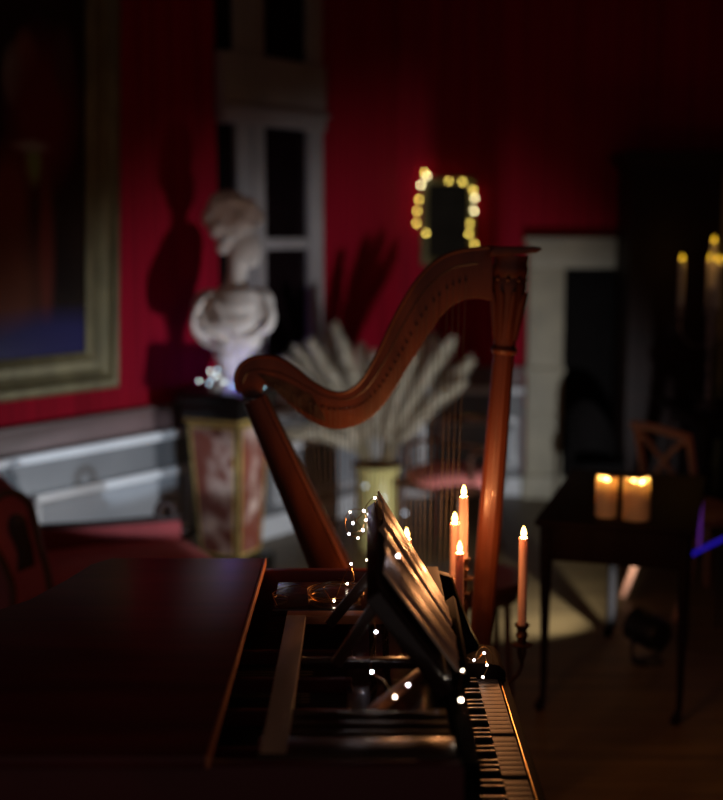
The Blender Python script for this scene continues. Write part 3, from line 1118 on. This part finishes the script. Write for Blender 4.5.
# on the piano: three runs of the same garland, each a string of its own
def run(name, label, seq, r=0.0034, base=None, extra=()):
    pts = [p for p, m in seq]
    root = thing(name, base or pts[0], label, 'fairy lights', 'fairy lights on the piano')
    wire(root, pts)
    for e in extra:
        wire(root, e, jit=0)
    for p, m in seq:
        if m:
            bulb(root, p, r, m)
    return root


Wm, Pl = 'led_warm', 'led_pale'
A = lambda px, py, Y, m: (ay(px, py, Y), m)
deskback = [A(381, 532, 2.50, Pl), A(375, 498, 2.64, Wm), A(364, 511, 2.66, Pl), A(353, 523, 2.66, Pl), A(350, 512, 2.68, Wm), A(363, 530, 2.64, Pl), A(349, 534, 2.66, Pl),
            A(358, 538, 2.66, Wm), A(366, 520, 2.64, Wm), A(367, 560, 2.60, Wm), A(371, 578, 2.56, Pl), A(378, 577, 2.55, Wm), A(372, 596, 2.52, Wm), A(376, 632, 2.40, Pl), A(372, 672, 2.3, Pl),
            A(395, 697, 2.16, Wm), A(408, 685, 2.22, Pl)]
loop = [ay(356 + 11 * math.cos(t), 523 + 14 * math.sin(t), 2.66) for t in [i * 2 * PI / 20 for i in range(21)]]
run('fairy_light_string', 'copper wire fairy lights looped over the back of the music desk', deskback, extra=(loop,))
coil = []
for i in range(60):
    t = i * 2 * PI / 15
    rr = 0.060 + 0.010 * math.sin(i * 0.37)
    coil.append(Vector((-0.055 + rr * math.cos(t), 2.80 + rr * 1.1 * math.sin(t), ZC + 0.008 + 0.012 * (i / 60) + 0.005 * math.sin(t * 1.3))))
coil2 = [Vector((-0.055, 2.86, ZC + .03)), ay(352, 580, 2.83), ay(351, 566, 2.83), ay(354, 580, 2.83), Vector((-0.03, 2.86, ZC + .02))]
tail = [Vector((-0.11, 2.82, ZC + .01)), Vector((-0.15, 2.86, ZC + .012)), Vector((-0.19, 2.84, ZC + .01)), Vector((-0.205, 2.80, ZC + .008)), Vector((-0.17, 2.78, ZC + .008)),
        Vector((-0.20, 2.76, ZC + .02)), Vector((-0.19, 2.72, ZC + .008))]
run('fairy_light_coil', 'coiled bundle of copper fairy light wire lying on the far piano ledge',
    [(coil[3], Wm), (coil[20], None), (coil[41], Wm), (ay(351, 564, 2.83), Pl)], base=Vector((-0.055, 2.80, ZC + .004)), extra=(coil, coil2, tail))
right = [A(461, 700, 2.07, Wm), A(463, 671, 2.20, Wm), A(461, 656, 2.30, Wm), A(474, 660, 2.90, Pl), A(484, 653, 2.93, Pl), A(487, 665, 2.89, Wm), A(483, 677, 2.88, Wm)]
rl = [ay(484 + 9 * math.cos(t), 662 + 15 * math.sin(t), 2.93) for t in [i * 2 * PI / 16 for i in range(17)]]
run('fairy_light_string', 'fairy lights trailing over the far end block of the keyboard', right, extra=(rl,))
run('fairy_light_string', 'single fairy light glowing in front of the music book page', [A(398, 556, 2.24, Pl), A(401, 566, 2.23, None), A(398, 590, 2.20, None), A(402, 622, 2.16, None)])

# round the bust's foot
fb = thing('fairy_light_string', (PX - 0.1, PY - 0.15, ptop), 'icy blue fairy lights heaped at the foot of the marble bust', 'fairy lights')
seq = [(199, 381, 'led_white'), (209, 383, 'led_ice'), (210, 371, 'led_white'), (217, 370, 'led_ice'), (213, 378, 'led_ice'), (217, 376, 'led_white'), (224, 382, 'led_white'), (232, 386, 'led_ice'),
       (246, 387, 'hidden_blue'), (262, 386, 'led_ice'), (246, 384, 'hidden_blue'), (232, 385, 'hidden_blue'), (226, 385, 'hidden_blue')]  # deep blue bulbs are unseen extras, added to cast the violet glow
P3 = [ay(a, b, PY - (0.13 if a < 240 else 0.16) + (0.29 if k_ > 9 else 0)) for k_, (a, b, m) in enumerate(seq)]
wire(fb, P3[:10] + [ay(275, 387, PY)] + P3[10:], 0.001, jit=0.002)
for p, (a, b, m) in zip(P3, seq):
    bulb(fb, p, 0.0055, m)

# ================================================================== MIRROR
MY = YR - 0.05
m0, m1 = ay(424, 262, MY), ay(473, 180, MY)
mir = thing('wall_mirror', (m0.x, YR - 0.001, m0.z), 'small dark gilt-framed mirror ringed by golden fairy lights in the red recess', 'mirror')
MB().box(0, m1.x - m0.x, -0.012, -0.004, 0, m1.z - m0.z).build('glass', mat('mirror_glass', (0.06, 0.06, 0.05), 0.08, 1.0), mir, smooth=False)
for a, b, inw in (((0, 0), (1, 0), (0, 1)), ((1, 0), (1, 1), (-1, 0)), ((1, 1), (0, 1), (0, -1)), ((0, 1), (0, 0), (1, 0))):
    W_, H_ = m1.x - m0.x, m1.z - m0.z
    fs_ = frame_side((a[0] * (W_ + .04) - .02, a[1] * (H_ + .04) - .02), (b[0] * (W_ + .04) - .02, b[1] * (H_ + .04) - .02), inw, M['old_gilt'], mir,
                     [(0, -0.002), (0, -0.02), (.015, -.035), (.03, -.03), (.045, -.018), (.045, -.002)])
fm = thing('fairy_light_string', (m0.x, YR - 0.06, m0.z), 'golden fairy lights strung round the small wall mirror', 'fairy lights')
seq = [(426, 233, 0), (416.6, 223.5, 0), (417, 211, 0), (419, 199.5, 0), (421, 185, 1), (427, 176, 1), (424.6, 172.6, 0), (448.7, 181, 2), (462.5, 182, 0), (473, 190, 0), (474.7, 198, 1), (474, 211, 1),
       (470, 223.5, 2), (469, 234, 0), (474.5, 244.5, 0)]
P3 = [ay(a, b, YR - 0.06) for a, b, m in seq]
wire(fm, P3, 0.0012, jit=0.01)
for p, (a, b, m) in zip(P3, seq):
    bulb(fm, p, 0.009 if m != 2 else 0.0082, ('led_gold', 'led_gold_pale', 'led_gold')[m])

# ================================================================== VASE WITH PAMPAS
VX, VY = ay(377, 465, 6.95).x, 6.95
vz = ay(377, 464, VY).z
vase = thing('floor_vase', (VX, VY, 0), 'tall olive glazed floor vase holding pampas grass behind the harp strings', 'vase')
MB().lathe([(.11, 0), (.12, .02), (.128, vz * .3), (.124, vz * .6), (.122, vz * .8), (.132, vz * .95), (.146, vz), (.138, vz), (.124, vz * .94), (.114, vz * .8), (.115, vz * .4), (0, vz * .38)], (0, 0, 0), 28).build('vase_body', M['glass_vase'], vase)
MB().lathe([(.143, vz - .006), (.149, vz - .002), (.144, vz + .003), (.136, vz + .003), (.136, vz - .006)], (0, 0, 0), 28).build('rim', M['walnut'], vase)
tips = [(288, 362, -.1), (300, 352, .05), (314, 346, -.05), (328, 343, .1), (343, 346, -.1), (336, 330, .12), (362, 352, .0), (376, 360, -.1), (397, 345, .06), (412, 350, -.06), (428, 342, .1), (440, 352, -.05),
        (466, 364, .0), (456, 385, -.1), (300, 400, .0), (292, 432, -.12), (318, 392, -.14), (448, 345, .05)]
pl_lab = ['leftmost', 'second from left', 'third from left', 'fourth from left']
for k, (a, b, dy) in enumerate(tips):
    tip = ay(a, b, VY + dy)
    base = Vector((VX + random.uniform(-.03, .03), VY + random.uniform(-.03, .03), vz * .45))
    rim = Vector((VX + (tip.x - VX) * .16, VY + dy * .2, vz + .02))
    rv = rim - Vector((VX, VY, rim.z))
    if rv.length > .075:
        rim = Vector((VX, VY, rim.z)) + rv.normalized() * .075
    mid = rim.lerp(tip, .5) + Vector((0, 0, .06))
    t = thing('pampas_stem', base, {12: 'rightmost cream pampas plume of the floor vase, pointing at the harp column', 15: 'lowest cream pampas plume drooping left from the floor vase'}.get(k, 'feathery cream pampas plume fanning out of the floor vase behind the harp'), 'dried grass', 'pampas plumes in the floor vase')
    path = smoothpath([base, rim, mid, tip], 8)
    MB().tube(path, .003, 5).build('stem', M['stem'], t, True)
    q = MB()
    L = len(path)
    i0 = int(L * .42)
    for s in range(420):
        f = random.random() ** .8
        ii = i0 + f * (L - 1 - i0)
        j = min(int(ii), L - 2)
        p = path[j].lerp(path[j + 1], ii - j)
        d = (path[j + 1] - path[j]).normalized()
        side = Vector((random.gauss(0, 1), random.gauss(0, 1), random.gauss(0, 1)))
        side = (side - d * side.dot(d)).normalized()
        ln = (.10 + .06 * math.sin(PI * min(1, f * 1.05))) * random.uniform(.6, 1.3) * (1.1 - .35 * f)
        e = p + d * ln * .95 + side * ln * .36 + Vector((0, 0, -.012))
        m_ = p.lerp(e, .5) + side * ln * .12
        wv = d.cross(side) * .0016
        q.add([p - wv, p + wv, m_ + wv * 1.6, m_ - wv * 1.6, e], [(0, 1, 2, 3), (3, 2, 4)])
    o = q.build('plume', M['plume'], t, True, smooth=False)
# pale glowing dots on a wire by the vase
fv = thing('fairy_light_string', (VX, VY - .16, 0), 'faint pale glowing dots hanging down the side of the olive floor vase', 'fairy lights')
P3 = [ay(365, 468, VY - .165), ay(365, 486, VY - .165), ay(384, 498, VY - .165), ay(405, 513, VY - .165), ay(402, 540, VY - .165)]
P3 = P3 + [Vector((P3[-1].x, P3[-1].y, .003)), Vector((P3[-1].x - .1, P3[-1].y - .03, .003))]
wire(fv, P3, .0012, jit=0)
M['led_dim'] = emit('led_dim', (.72, .85, 1.0), 2.5)
for p in P3[1:5]:
    bulb(fv, p, .008, 'led_dim')

# ================================================================== FURNITURE
def legs4(par, xs, ys, h, m, r0=.012, r1=.02, splay=.02):
    for sx in xs:
        for sy in ys:
            MB().tube([(sx + math.copysign(splay, sx), sy + math.copysign(splay, sy), 0), (sx, sy, h * .6), (sx, sy, h)], [r0, (r0 + r1) / 2, r1], 10).build('leg', m, par)


# settee behind the piano (local x along its length to the right, local y to its back)
DL = Vector((math.sin(R(64)), math.cos(R(64)), 0))
srot = math.atan2(DL.y, DL.x)
BR = az(184, 531, 0.42)
SL, SD = 0.84, 0.62
sroot = BR - DL * SL / 2 - Vector((-DL.y, DL.x, 0)) * SD / 2
set_ = thing('settee', (sroot.x, sroot.y, 0), 'low red velvet settee with carved scroll arms in front of the white panelling', 'sofa', rotz=srot)
q = MB()
nx, ny = 14, 10
vs = []
for j in range(ny + 1):
    for i in range(nx + 1):
        u, v = i / nx, j / ny
        dome = (1 - (2 * u - 1) ** 4) * (1 - (2 * v - 1) ** 4)
        vs.append((-SL / 2 + SL * u, -SD / 2 + SD * v, .385 + .05 * dome))
o = len(vs)
vs += [(x, y, .30) for x, y, z in vs]
w = nx + 1
fs = []
for j in range(ny):
    for i in range(nx):
        a = j * w + i
        fs.append((a, a + 1, a + w + 1, a + w))
        fs.append((o + a, o + a + w, o + a + w + 1, o + a + 1))
for i in range(nx):
    fs += [(i, o + i, o + i + 1, i + 1), (ny * w + i, ny * w + i + 1, o + ny * w + i + 1, o + ny * w + i)]
for j in range(ny):
    fs += [(j * w, (j + 1) * w, o + (j + 1) * w, o + j * w), (j * w + nx, o + j * w + nx, o + (j + 1) * w + nx, (j + 1) * w + nx)]
q.add(vs, fs).build('seat', M['velvet'], set_, angle=60)
MB().box(-SL / 2, SL / 2, -SD / 2 - .01, SD / 2 + .01, .22, .30).build('seat_rail', M['walnut'], set_, bevel=.01)
bk = MB().prism([(-SL / 2, .30), (SL / 2 - .03, .30), (SL / 2 - .03, .49), (0, .50), (-SL / 2, .52)], SD / 2 - .07, SD / 2 - .01, lambda a, b, d: Vector((a, d, b))).build('back', M['velvet_shade'], set_, bevel=.02)
MB().tube(smoothpath([(-SL / 2, SD / 2 - .04, .525), (0, SD / 2 - .04, .505), (SL / 2 - .08, SD / 2 - .04, .50), (SL / 2 - .03, SD / 2 - .04, .505)], 5), .016, 10).build('top_rail', M['dark_wood'], set_)
# right-hand low scroll end
sc = [(SL / 2 - .03, .30), (SL / 2 + .0, .40), (SL / 2 - .01, .44), (SL / 2 - .06, .49), (SL / 2 - .085, .53), (SL / 2 - .07, .565), (SL / 2 - .035, .565), (SL / 2 - .015, .535), (SL / 2 - .02, .50),
      (SL / 2 + .015, .44), (SL / 2 + .045, .43)]
MB().tube(smoothpath([(a - .05, SD / 2 - .04, b) for a, b in sc], 5), .017, 10).build('scroll', M['dark_wood'], set_)
# left-hand high rolled arm running front to back
prof_in = [(-SL / 2 + .10, .30), (-SL / 2 + .085, .42), (-SL / 2 + .06, .50), (-SL / 2 + .045, .56), (-SL / 2 + .02, .625), (-SL / 2 - .04, .655), (-SL / 2 - .10, .64), (-SL / 2 - .125, .59), (-SL / 2 - .115, .52),
           (-SL / 2 - .075, .45), (-SL / 2 - .05, .38), (-SL / 2 - .06, .25)]
prof_in = [(a, .30 + (b - .30) * 1.42 if b > .30 else b) for a, b in prof_in]
pp2 = [tuple(p)[:2] for p in smoothpath([(a, b, 0) for a, b in prof_in], 4)]
MB().prism(pp2, -SD / 2 + .0, SD / 2, lambda a, b, d: Vector((a, d, b))).build('arm', M['velvet'], set_, angle=50)
MB().tube([(a, -SD / 2 - .005, b) for a, b in pp2], .014, 8).build('arm_front_moulding', M['arm_wood'], set_)
MB().prism([(a * .42 + (-SL / 2 - .01) * .58, b * .42 + .66 * .58) for a, b in pp2], -SD / 2 - .012, -SD / 2 + .01, lambda a, b, d: Vector((a, d, b))).build('arm_rosette', M['walnut'], set_, bevel=.004)
legs4(set_, (-SL / 2 + .06, SL / 2 - .06), (-SD / 2 + .05, SD / 2 - .05), .24, M['walnut'], .014, .024)

# armchair with red seat behind the harp
AC = az(447, 474, .45)
arm = thing('armchair', (AC.x + .02, AC.y + .05, 0), 'wooden armchair with a red upholstered seat behind the harp column', 'chair', rotz=R(-38))
MB().box(-.23, .23, -.22, .22, .37, .42).build('seat_frame', M['walnut'], arm, bevel=.01)
q = MB()
q.ball((0, 0, .425), (.25, .24, .075), 24, 10)
q.build('seat', M['seat_red'], arm)
legs4(arm, (-.2, .2), (-.19, .19), .38, M['walnut'], .013, .022)
for sx in (-.21, .21):
    MB().tube(smoothpath([(sx, .2, .38), (sx, .22, .6), (sx, .27, .72)], 5), .016, 8).build('back_post', M['walnut'], arm)
    MB().tube(smoothpath([(sx, .21, .585), (sx * 1.05, .0, .60), (sx * 1.05, -.12, .585), (sx * 1.02, -.12, .52), (sx, -.10, .42)], 5), .014, 8).build('arm', M['walnut'], arm)
MB().tube(smoothpath([(-.22, .265, .70), (0, .30, .72), (.22, .265, .70)], 5), .022, 8).build('top_rail', M['walnut'], arm)
MB().tube(smoothpath([(-.21, .23, .55), (0, .26, .56), (.21, .23, .55)], 5), .014, 8).build('back_rail', M['walnut'], arm)

# dark tub chair before the dark opening
tc_ = thing('tub_chair', (1.43, 7.6, 0), 'dark rounded-back chair standing before the stone-framed dark opening', 'chair', rotz=R(20))
tc_.scale = (.62, .62, .93)
q = MB()
pth = []
for i in range(15):
    t = PI * i / 14
    pth.append((.26 * math.cos(t), .24 * math.sin(t)))
poly = pth + [(x * .82, y * .80) for x, y in reversed(pth)]
vs = []
for x, y in pth:
    h = .52 + .28 * max(0, y / .24) ** .8
    vs += [(x, y, .30), (x, y, h), (x * .84, y * .82, h), (x * .84, y * .82, .30)]
fs = []
for i in range(14):
    for k in range(4):
        a, b = i * 4 + k, i * 4 + (k + 1) % 4
        fs.append((a, b, b + 4, a + 4))
fs += [(3, 2, 1, 0), (56, 57, 58, 59)]
q.add(vs, fs).build('backrest', M['black_void'], tc_, bevel=.012)
MB().box(-.24, .24, -.25, .19, .30, .42).build('seat', M['black_void'], tc_, bevel=.03)
legs4(tc_, (-.2, .2), (-.2, .15), .31, M['ebony'], .012, .018)

# stool beyond the candles
stc = az(525, 700, 0)
stl = thing('stool', (stc.x - .20, stc.y + .17, 0), 'dark wooden stool standing behind the near candelabrum', 'stool', rotz=R(4))
MB().lathe([(.20, .41), (.222, .42), (.225, .435), (.215, .45), (.10, .452)], (0, 0, 0), 28).build('seat', M['walnut'], stl)
MB().lathe([(.19, .365), (.195, .41)], (0, 0, 0), 28).build('apron', M['walnut'], stl)
for k in range(4):
    t = PI / 4 + k * PI / 2
    MB().tube(smoothpath([(.20 * math.cos(t), .20 * math.sin(t), 0), (.185 * math.cos(t), .185 * math.sin(t), .12), (.175 * math.cos(t), .175 * math.sin(t), .36)], 4), .014, 8).build('leg', M['walnut'], stl)

# side table
TL, TR = az(543, 708, 0), az(681, 722, 0)
trot = R(-17)
tdx, tdy = Vector((math.cos(trot), math.sin(trot), 0)), Vector((-math.sin(trot), math.cos(trot), 0))
TWd, TDp = .50, .97
t0 = TL + tdx * TWd / 2 + tdy * TDp / 2
tab = thing('side_table', (t0.x, t0.y, 0), 'dark mahogany side table on slim legs carrying two pillar candles', 'table', rotz=trot)
TZ = .735
MB().box(-.29, .29, -.525, .525, TZ - .022, TZ).build('table_top', M['table'], tab, bevel=.005)
MB().box(-.265, .265, -.50, .50, TZ - .155, TZ - .022).build('apron', M['table'], tab, bevel=.004)
def cab(x, y, name='leg', m='table'):
    lg = MB().tube([(x - .012, y - .012, 0), (x - .014, y - .014, .012), (x - .002, y - .002, .05), (x, y, .12), (x, y, .40), (x, y, TZ - .15), (x, y, TZ - .03)], [.018, .020, .012, .013, .019, .025, .026] if m == 'table' else .020, 10).build(name, M[m], tab)
    return lg
cab(-.25, -.485); cab(.25, -.485)
gl = Vector((1.115, 5.40, 0)) - t0
gl = Vector((gl.dot(tdx), gl.dot(tdy)))
cab(gl.x, gl.y, m='matte_black')
cs = MB().lathe([(.010, 0), (.014, .012), (.012, .03), (.016, .045)], (gl.x - .012, gl.y - .012, 0), 12).build('castor', M['bronze'], tab.children[-1])

def pillar(px, py, r, h, label):
    p = az(px, py, TZ)
    t = thing('pillar_candle', p, label, 'candle', 'pillar candles on the side table')
    n = 28
    q = MB()
    prof = [(r * .98, 0), (r, .004), (r, h * .5), (r, h - .004), (r - .004, h), (r - .009, h - .003), (r - .010, h - .03), (r - .010, .012), (.001, .010)]
    vs, fs = [], []
    for i, (rr, z) in enumerate(prof):
        for k in range(n):
            a = 2 * PI * k / n
            zz = z + (.006 * math.sin(2 * a + px) + .003 * math.sin(5 * a)) * (1 if z > h * .8 else 0)
            vs.append((rr * math.cos(a), rr * math.sin(a), zz))
    for i in range(len(prof) - 1):
        for k in range(n):
            k2 = (k + 1) % n
            fs.append((i * n + k, i * n + k2, (i + 1) * n + k2, (i + 1) * n + k))
    q.add(vs, fs).build('wax', M['pillar'], t, angle=60)
    MB().lathe([(.001, h - .040), (r - .012, h - .040), (r - .012, h - .034), (.001, h - .036)], (0, 0, 0), 24).build('wax_pool', M['pillar'], t)
    for dx in ((0,) if r < .045 else (-.016, .02)):
        f = MB().lathe([(0, 0), (.006, .004), (.008, .012), (.006, .022), (0, .036)], (dx, 0, h - .034), 10).build('flame', M['flame'], t)
    candle_light(t, h - .018, 0.75, (1, .62, .20), .006)
    return t


pillar(606, 516, .040, .147, 'narrower glowing pillar candle on the side table, left of the pair')
pillar(636, 519, .051, .150, 'wider glowing pillar candle on the side table, right of the pair')

# floor spotlight
d = (LAMP1_AIM - LAMP1).normalized()
sp = thing('floor_spotlight', (LAMP1.x + .05, LAMP1.y - .03, 0), 'black floor spotlight under the side table shining across the floorboards', 'lamp')
Mq = Vector((0, 0, 1)).rotation_difference(d).to_matrix().to_4x4()
can0 = LAMP1 - d * .008
MB().lathe([(.035, -.15), (.06, -.145), (.070, -.12), (.074, -.06), (.078, 0.0), (.072, 0.0), (.068, -.05), (.001, -.055)], can0, 24, Mq).build('housing', M['black_metal'], sp, True)
side = d.cross(Vector((0, 0, 1))).normalized()
cc = can0 - d * .07
MB().tube(smoothpath([cc + side * .085, cc + side * .088 - Vector((0, 0, .10)), Vector((cc.x, cc.y, .012)), cc - side * .088 - Vector((0, 0, .10)), cc - side * .085], 5), .008, 8).build('yoke', M['black_metal'], sp, True)
MB().lathe([(.07, 0), (.07, .008), (.02, .012)], (cc.x, cc.y, 0), 20).build('base', M['black_metal'], sp, True)

# cross-back chair behind the side table
xc = thing('cross_back_chair', (1.645, 5.90, 0), 'light wooden cross-back chair behind the pillar candles', 'chair', rotz=R(113))
hb_ = .20
for sx in (-1, 1):
    MB().tube(smoothpath([(sx * .21, .30, 0), (sx * .20, .22, .22), (sx * .195, .19, .45), (sx * .20, .22, .70), (sx * .205, .26, .87)], 5), .017, 8).build('back_post', M['beech'], xc)
    MB().tube([(sx * .21, -.21, 0), (sx * .20, -.19, .43)], [.013, .018], 8).build('leg', M['beech'], xc)
MB().tube(smoothpath([(-.215, .262, .86), (0, .29, .875), (.215, .262, .86)], 5), .021, 8).build('top_rail', M['beech'], xc)
for s in (-1, 1):
    MB().tube(smoothpath([(-s * .19, .195, .50), (-s * .06, .225, .66), (s * .07, .25, .77), (s * .195, .255, .85)], 5), .012, 8).build('cross_bar', M['beech'], xc)
MB().box(-.215, .215, -.21, .21, .43, .465).build('seat', M['beech'], xc, bevel=.012)

# dark dining table at the far right with the tall candelabrum
dt = thing('dining_table', (2.38, 6.98, 0), 'dark dining table at the far right under the tall metal candelabrum', 'table')
DZ = .80
MB().box(-.62, .72, -.42, .42, DZ - .03, DZ).build('table_top', M['dark_wood'], dt, bevel=.008)
MB().box(-.55, .65, -.36, .36, DZ - .12, DZ - .03).build('apron', M['dark_wood'], dt, bevel=.004)
for x in (-.52, .62):
    for y in (-.33, .33):
        MB().lathe([(.02, 0), (.025, .05), (.03, .35), (.045, .5), (.03, .55), (.045, .6), (.045, DZ - .03)], (x, y, 0), 12).build('leg', M['dark_wood'], dt)
GC = ay(712, 440, 6.95)
gx, gy = GC.x - .03, 6.95
ca2 = thing('table_candelabrum', (gx, gy, DZ), 'tall dull metal branched candelabrum on the dark dining table at the right', 'candelabrum')
zf = ay(680, 312, gy).z - DZ
MB().lathe([(.075, 0), (.075, .012), (.05, .03), (.022, .05), (.014, .09), (.02, .13), (.011, .18), (.010, zf - .22), (.022, zf - .18), (.012, zf - .14), (.016, zf - .05), (.011, zf + .04), (.024, zf + .08)], (0, 0, 0), 16).build('stem', M['pewter'], ca2)
def so2(x, y, z):
    MB().lathe([(.006, -.03), (.014, -.015), (.03, -.008), (.032, -.003), (.014, 0), (.016, .028), (.022, .034), (.015, .034), (.0148, .012), (0, .012)], (x, y, z), 14).build('socket', M['pewter'], ca2)
lab2 = {0: 'white lit candle on the left arm of the far candelabrum', 1: 'white lit candle on the front arm of the far candelabrum, left of a close pair',
        2: 'white lit candle on the rear arm of the far candelabrum, right of a close pair', 3: 'lit candle on the right arm of the far candelabrum at the photo edge'}
for k, (x, y) in enumerate(((-.172, 0), (-.02, -.17), (.03, .17), (.172, 0))):
    MB().tube(smoothpath([(0, 0, zf - .16), (x * .5, y * .5, zf - .19), (x * .95, y * .95, zf - .12), (x, y, zf - .025)], 5), .006, 8).build('arm', M['pewter'], ca2)
    so2(x, y, zf)
    taper((gx + x, gy + y, DZ + zf + .012), .27, .0145, lab2[k], 'candles of the far candelabrum', 'white_wax', .25, (1, .45, .1), 'far_flame', .034, .010)
so2(0, 0, zf + .10)
taper((gx, gy, DZ + zf + .112), .27, .0145, 'topmost lit candle of the far candelabrum', 'candles of the far candelabrum', 'white_wax', .25, (1, .45, .1), 'far_flame', .034, .010)
tum = ay(697, 471, 6.6)
tb = thing('glass_tumbler', (2.05, 6.78, DZ), 'small amber tumbler on the dark dining table behind the chair back', 'glass')
MB().lathe([(.03, 0), (.036, .01), (.04, .10), (.037, .10), (.033, .012), (0, .010)], (0, 0, 0), 18).build('tumbler_body', mat('amber', (.55, .25, .05), .2), tb)

# dark tall cabinet in the right corner
cbx = 1.66
cab_ = thing('tall_cabinet', (2.5, 8.0, 0), 'tall dark wooden cabinet with a heavy cornice in the right corner', 'cabinet')
MB().box(cbx, 3.36, 7.78, 8.20, .12, 2.18).build('carcass', M['dark_wood'], cab_, True, bevel=.006)
MB().box(cbx - .02, 3.38, 7.75, 8.20, 0, .12).build('plinth', M['dark_wood'], cab_, True, bevel=.006)
MB().box(cbx - .03, 3.39, 7.73, 8.20, 2.18, 2.22).build('cornice', M['dark_wood'], cab_, True, bevel=.01)
MB().box(cbx - .06, 3.395, 7.69, 8.20, 2.22, 2.27).build('cornice_cap', M['dark_wood'], cab_, True, bevel=.01)
for a in (cbx + .08, cbx + .62, cbx + 1.16):
    dr = MB().box(a, a + .46, 7.765, 7.78, .18, 2.12).build('door', M['dark_wood'], cab_, True, bevel=.006)
    MB().box(a + .06, a + .40, 7.758, 7.766, .95, 2.04).build('door_panel', M['dark_wood'], dr, True, bevel=.006)
    MB().box(a + .06, a + .40, 7.758, 7.766, .26, .85).build('door_panel', M['dark_wood'], dr, True, bevel=.006)
    MB().ball((a + .42, 7.755, .95), .012, 8, 6).build('knob', M['brass'], dr, True)
for a in (cbx + .56, cbx + 1.10):
    MB().box(a, a + .045, 7.76, 7.78, .15, 2.16).build('pilaster', M['old_gilt'], cab_, True, bevel=.006)

# slim blue light bar at the right edge
a, b = ay(686, 556, 5.42), ay(724, 537, 5.52)
lb = thing('light_bar', (a.x, a.y, 0), 'slim blue glowing light bar on thin legs at the right border behind the table', 'light')
MB().bar(a, b, .022, .022).build('housing', M['black_metal'], lb, True, bevel=.003)
MB().bar(a + Vector((0, -.013, 0)), b + Vector((0, -.013, 0)), .004, .016).build('light_strip', M['blue_strip'], lb, True)
for p in (a.lerp(b, .08), a.lerp(b, .92)):
    MB().tube([(p.x, p.y, 0), (p.x, p.y, p.z)], .007, 8).build('leg', M['black_metal'], lb, True)
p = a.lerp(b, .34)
MB().tube([(p.x, p.y, p.z), (p.x, p.y, p.z + .33)], .007, 8).build('reflection_streak', M['violet_reflection'], lb, True)  # glowing upright put in to imitate a violet reflection

# small cool spotlight on a stand, hidden from the photograph's viewpoint by the piano
d = (LAMP2_AIM - LAMP2).normalized()
sl = thing('stand_spotlight', (LAMP2.x + .03, LAMP2.y - .04, 0), 'small black spotlight on a stand behind the piano aimed at the white panelling', 'lamp')
Mq = Vector((0, 0, 1)).rotation_difference(d).to_matrix().to_4x4()
can0 = LAMP2 - d * .006
MB().lathe([(.02, -.09), (.028, -.085), (.030, 0), (.027, 0), (.026, -.03), (.001, -.032)], can0, 18, Mq).build('housing', M['black_metal'], sl, True)
cc = can0 - d * .05
MB().lathe([(.09, 0), (.09, .008), (.012, .014), (.008, .05), (.008, cc.z - .02)], (cc.x, cc.y, 0), 16).build('stand', M['black_metal'], sl, True)
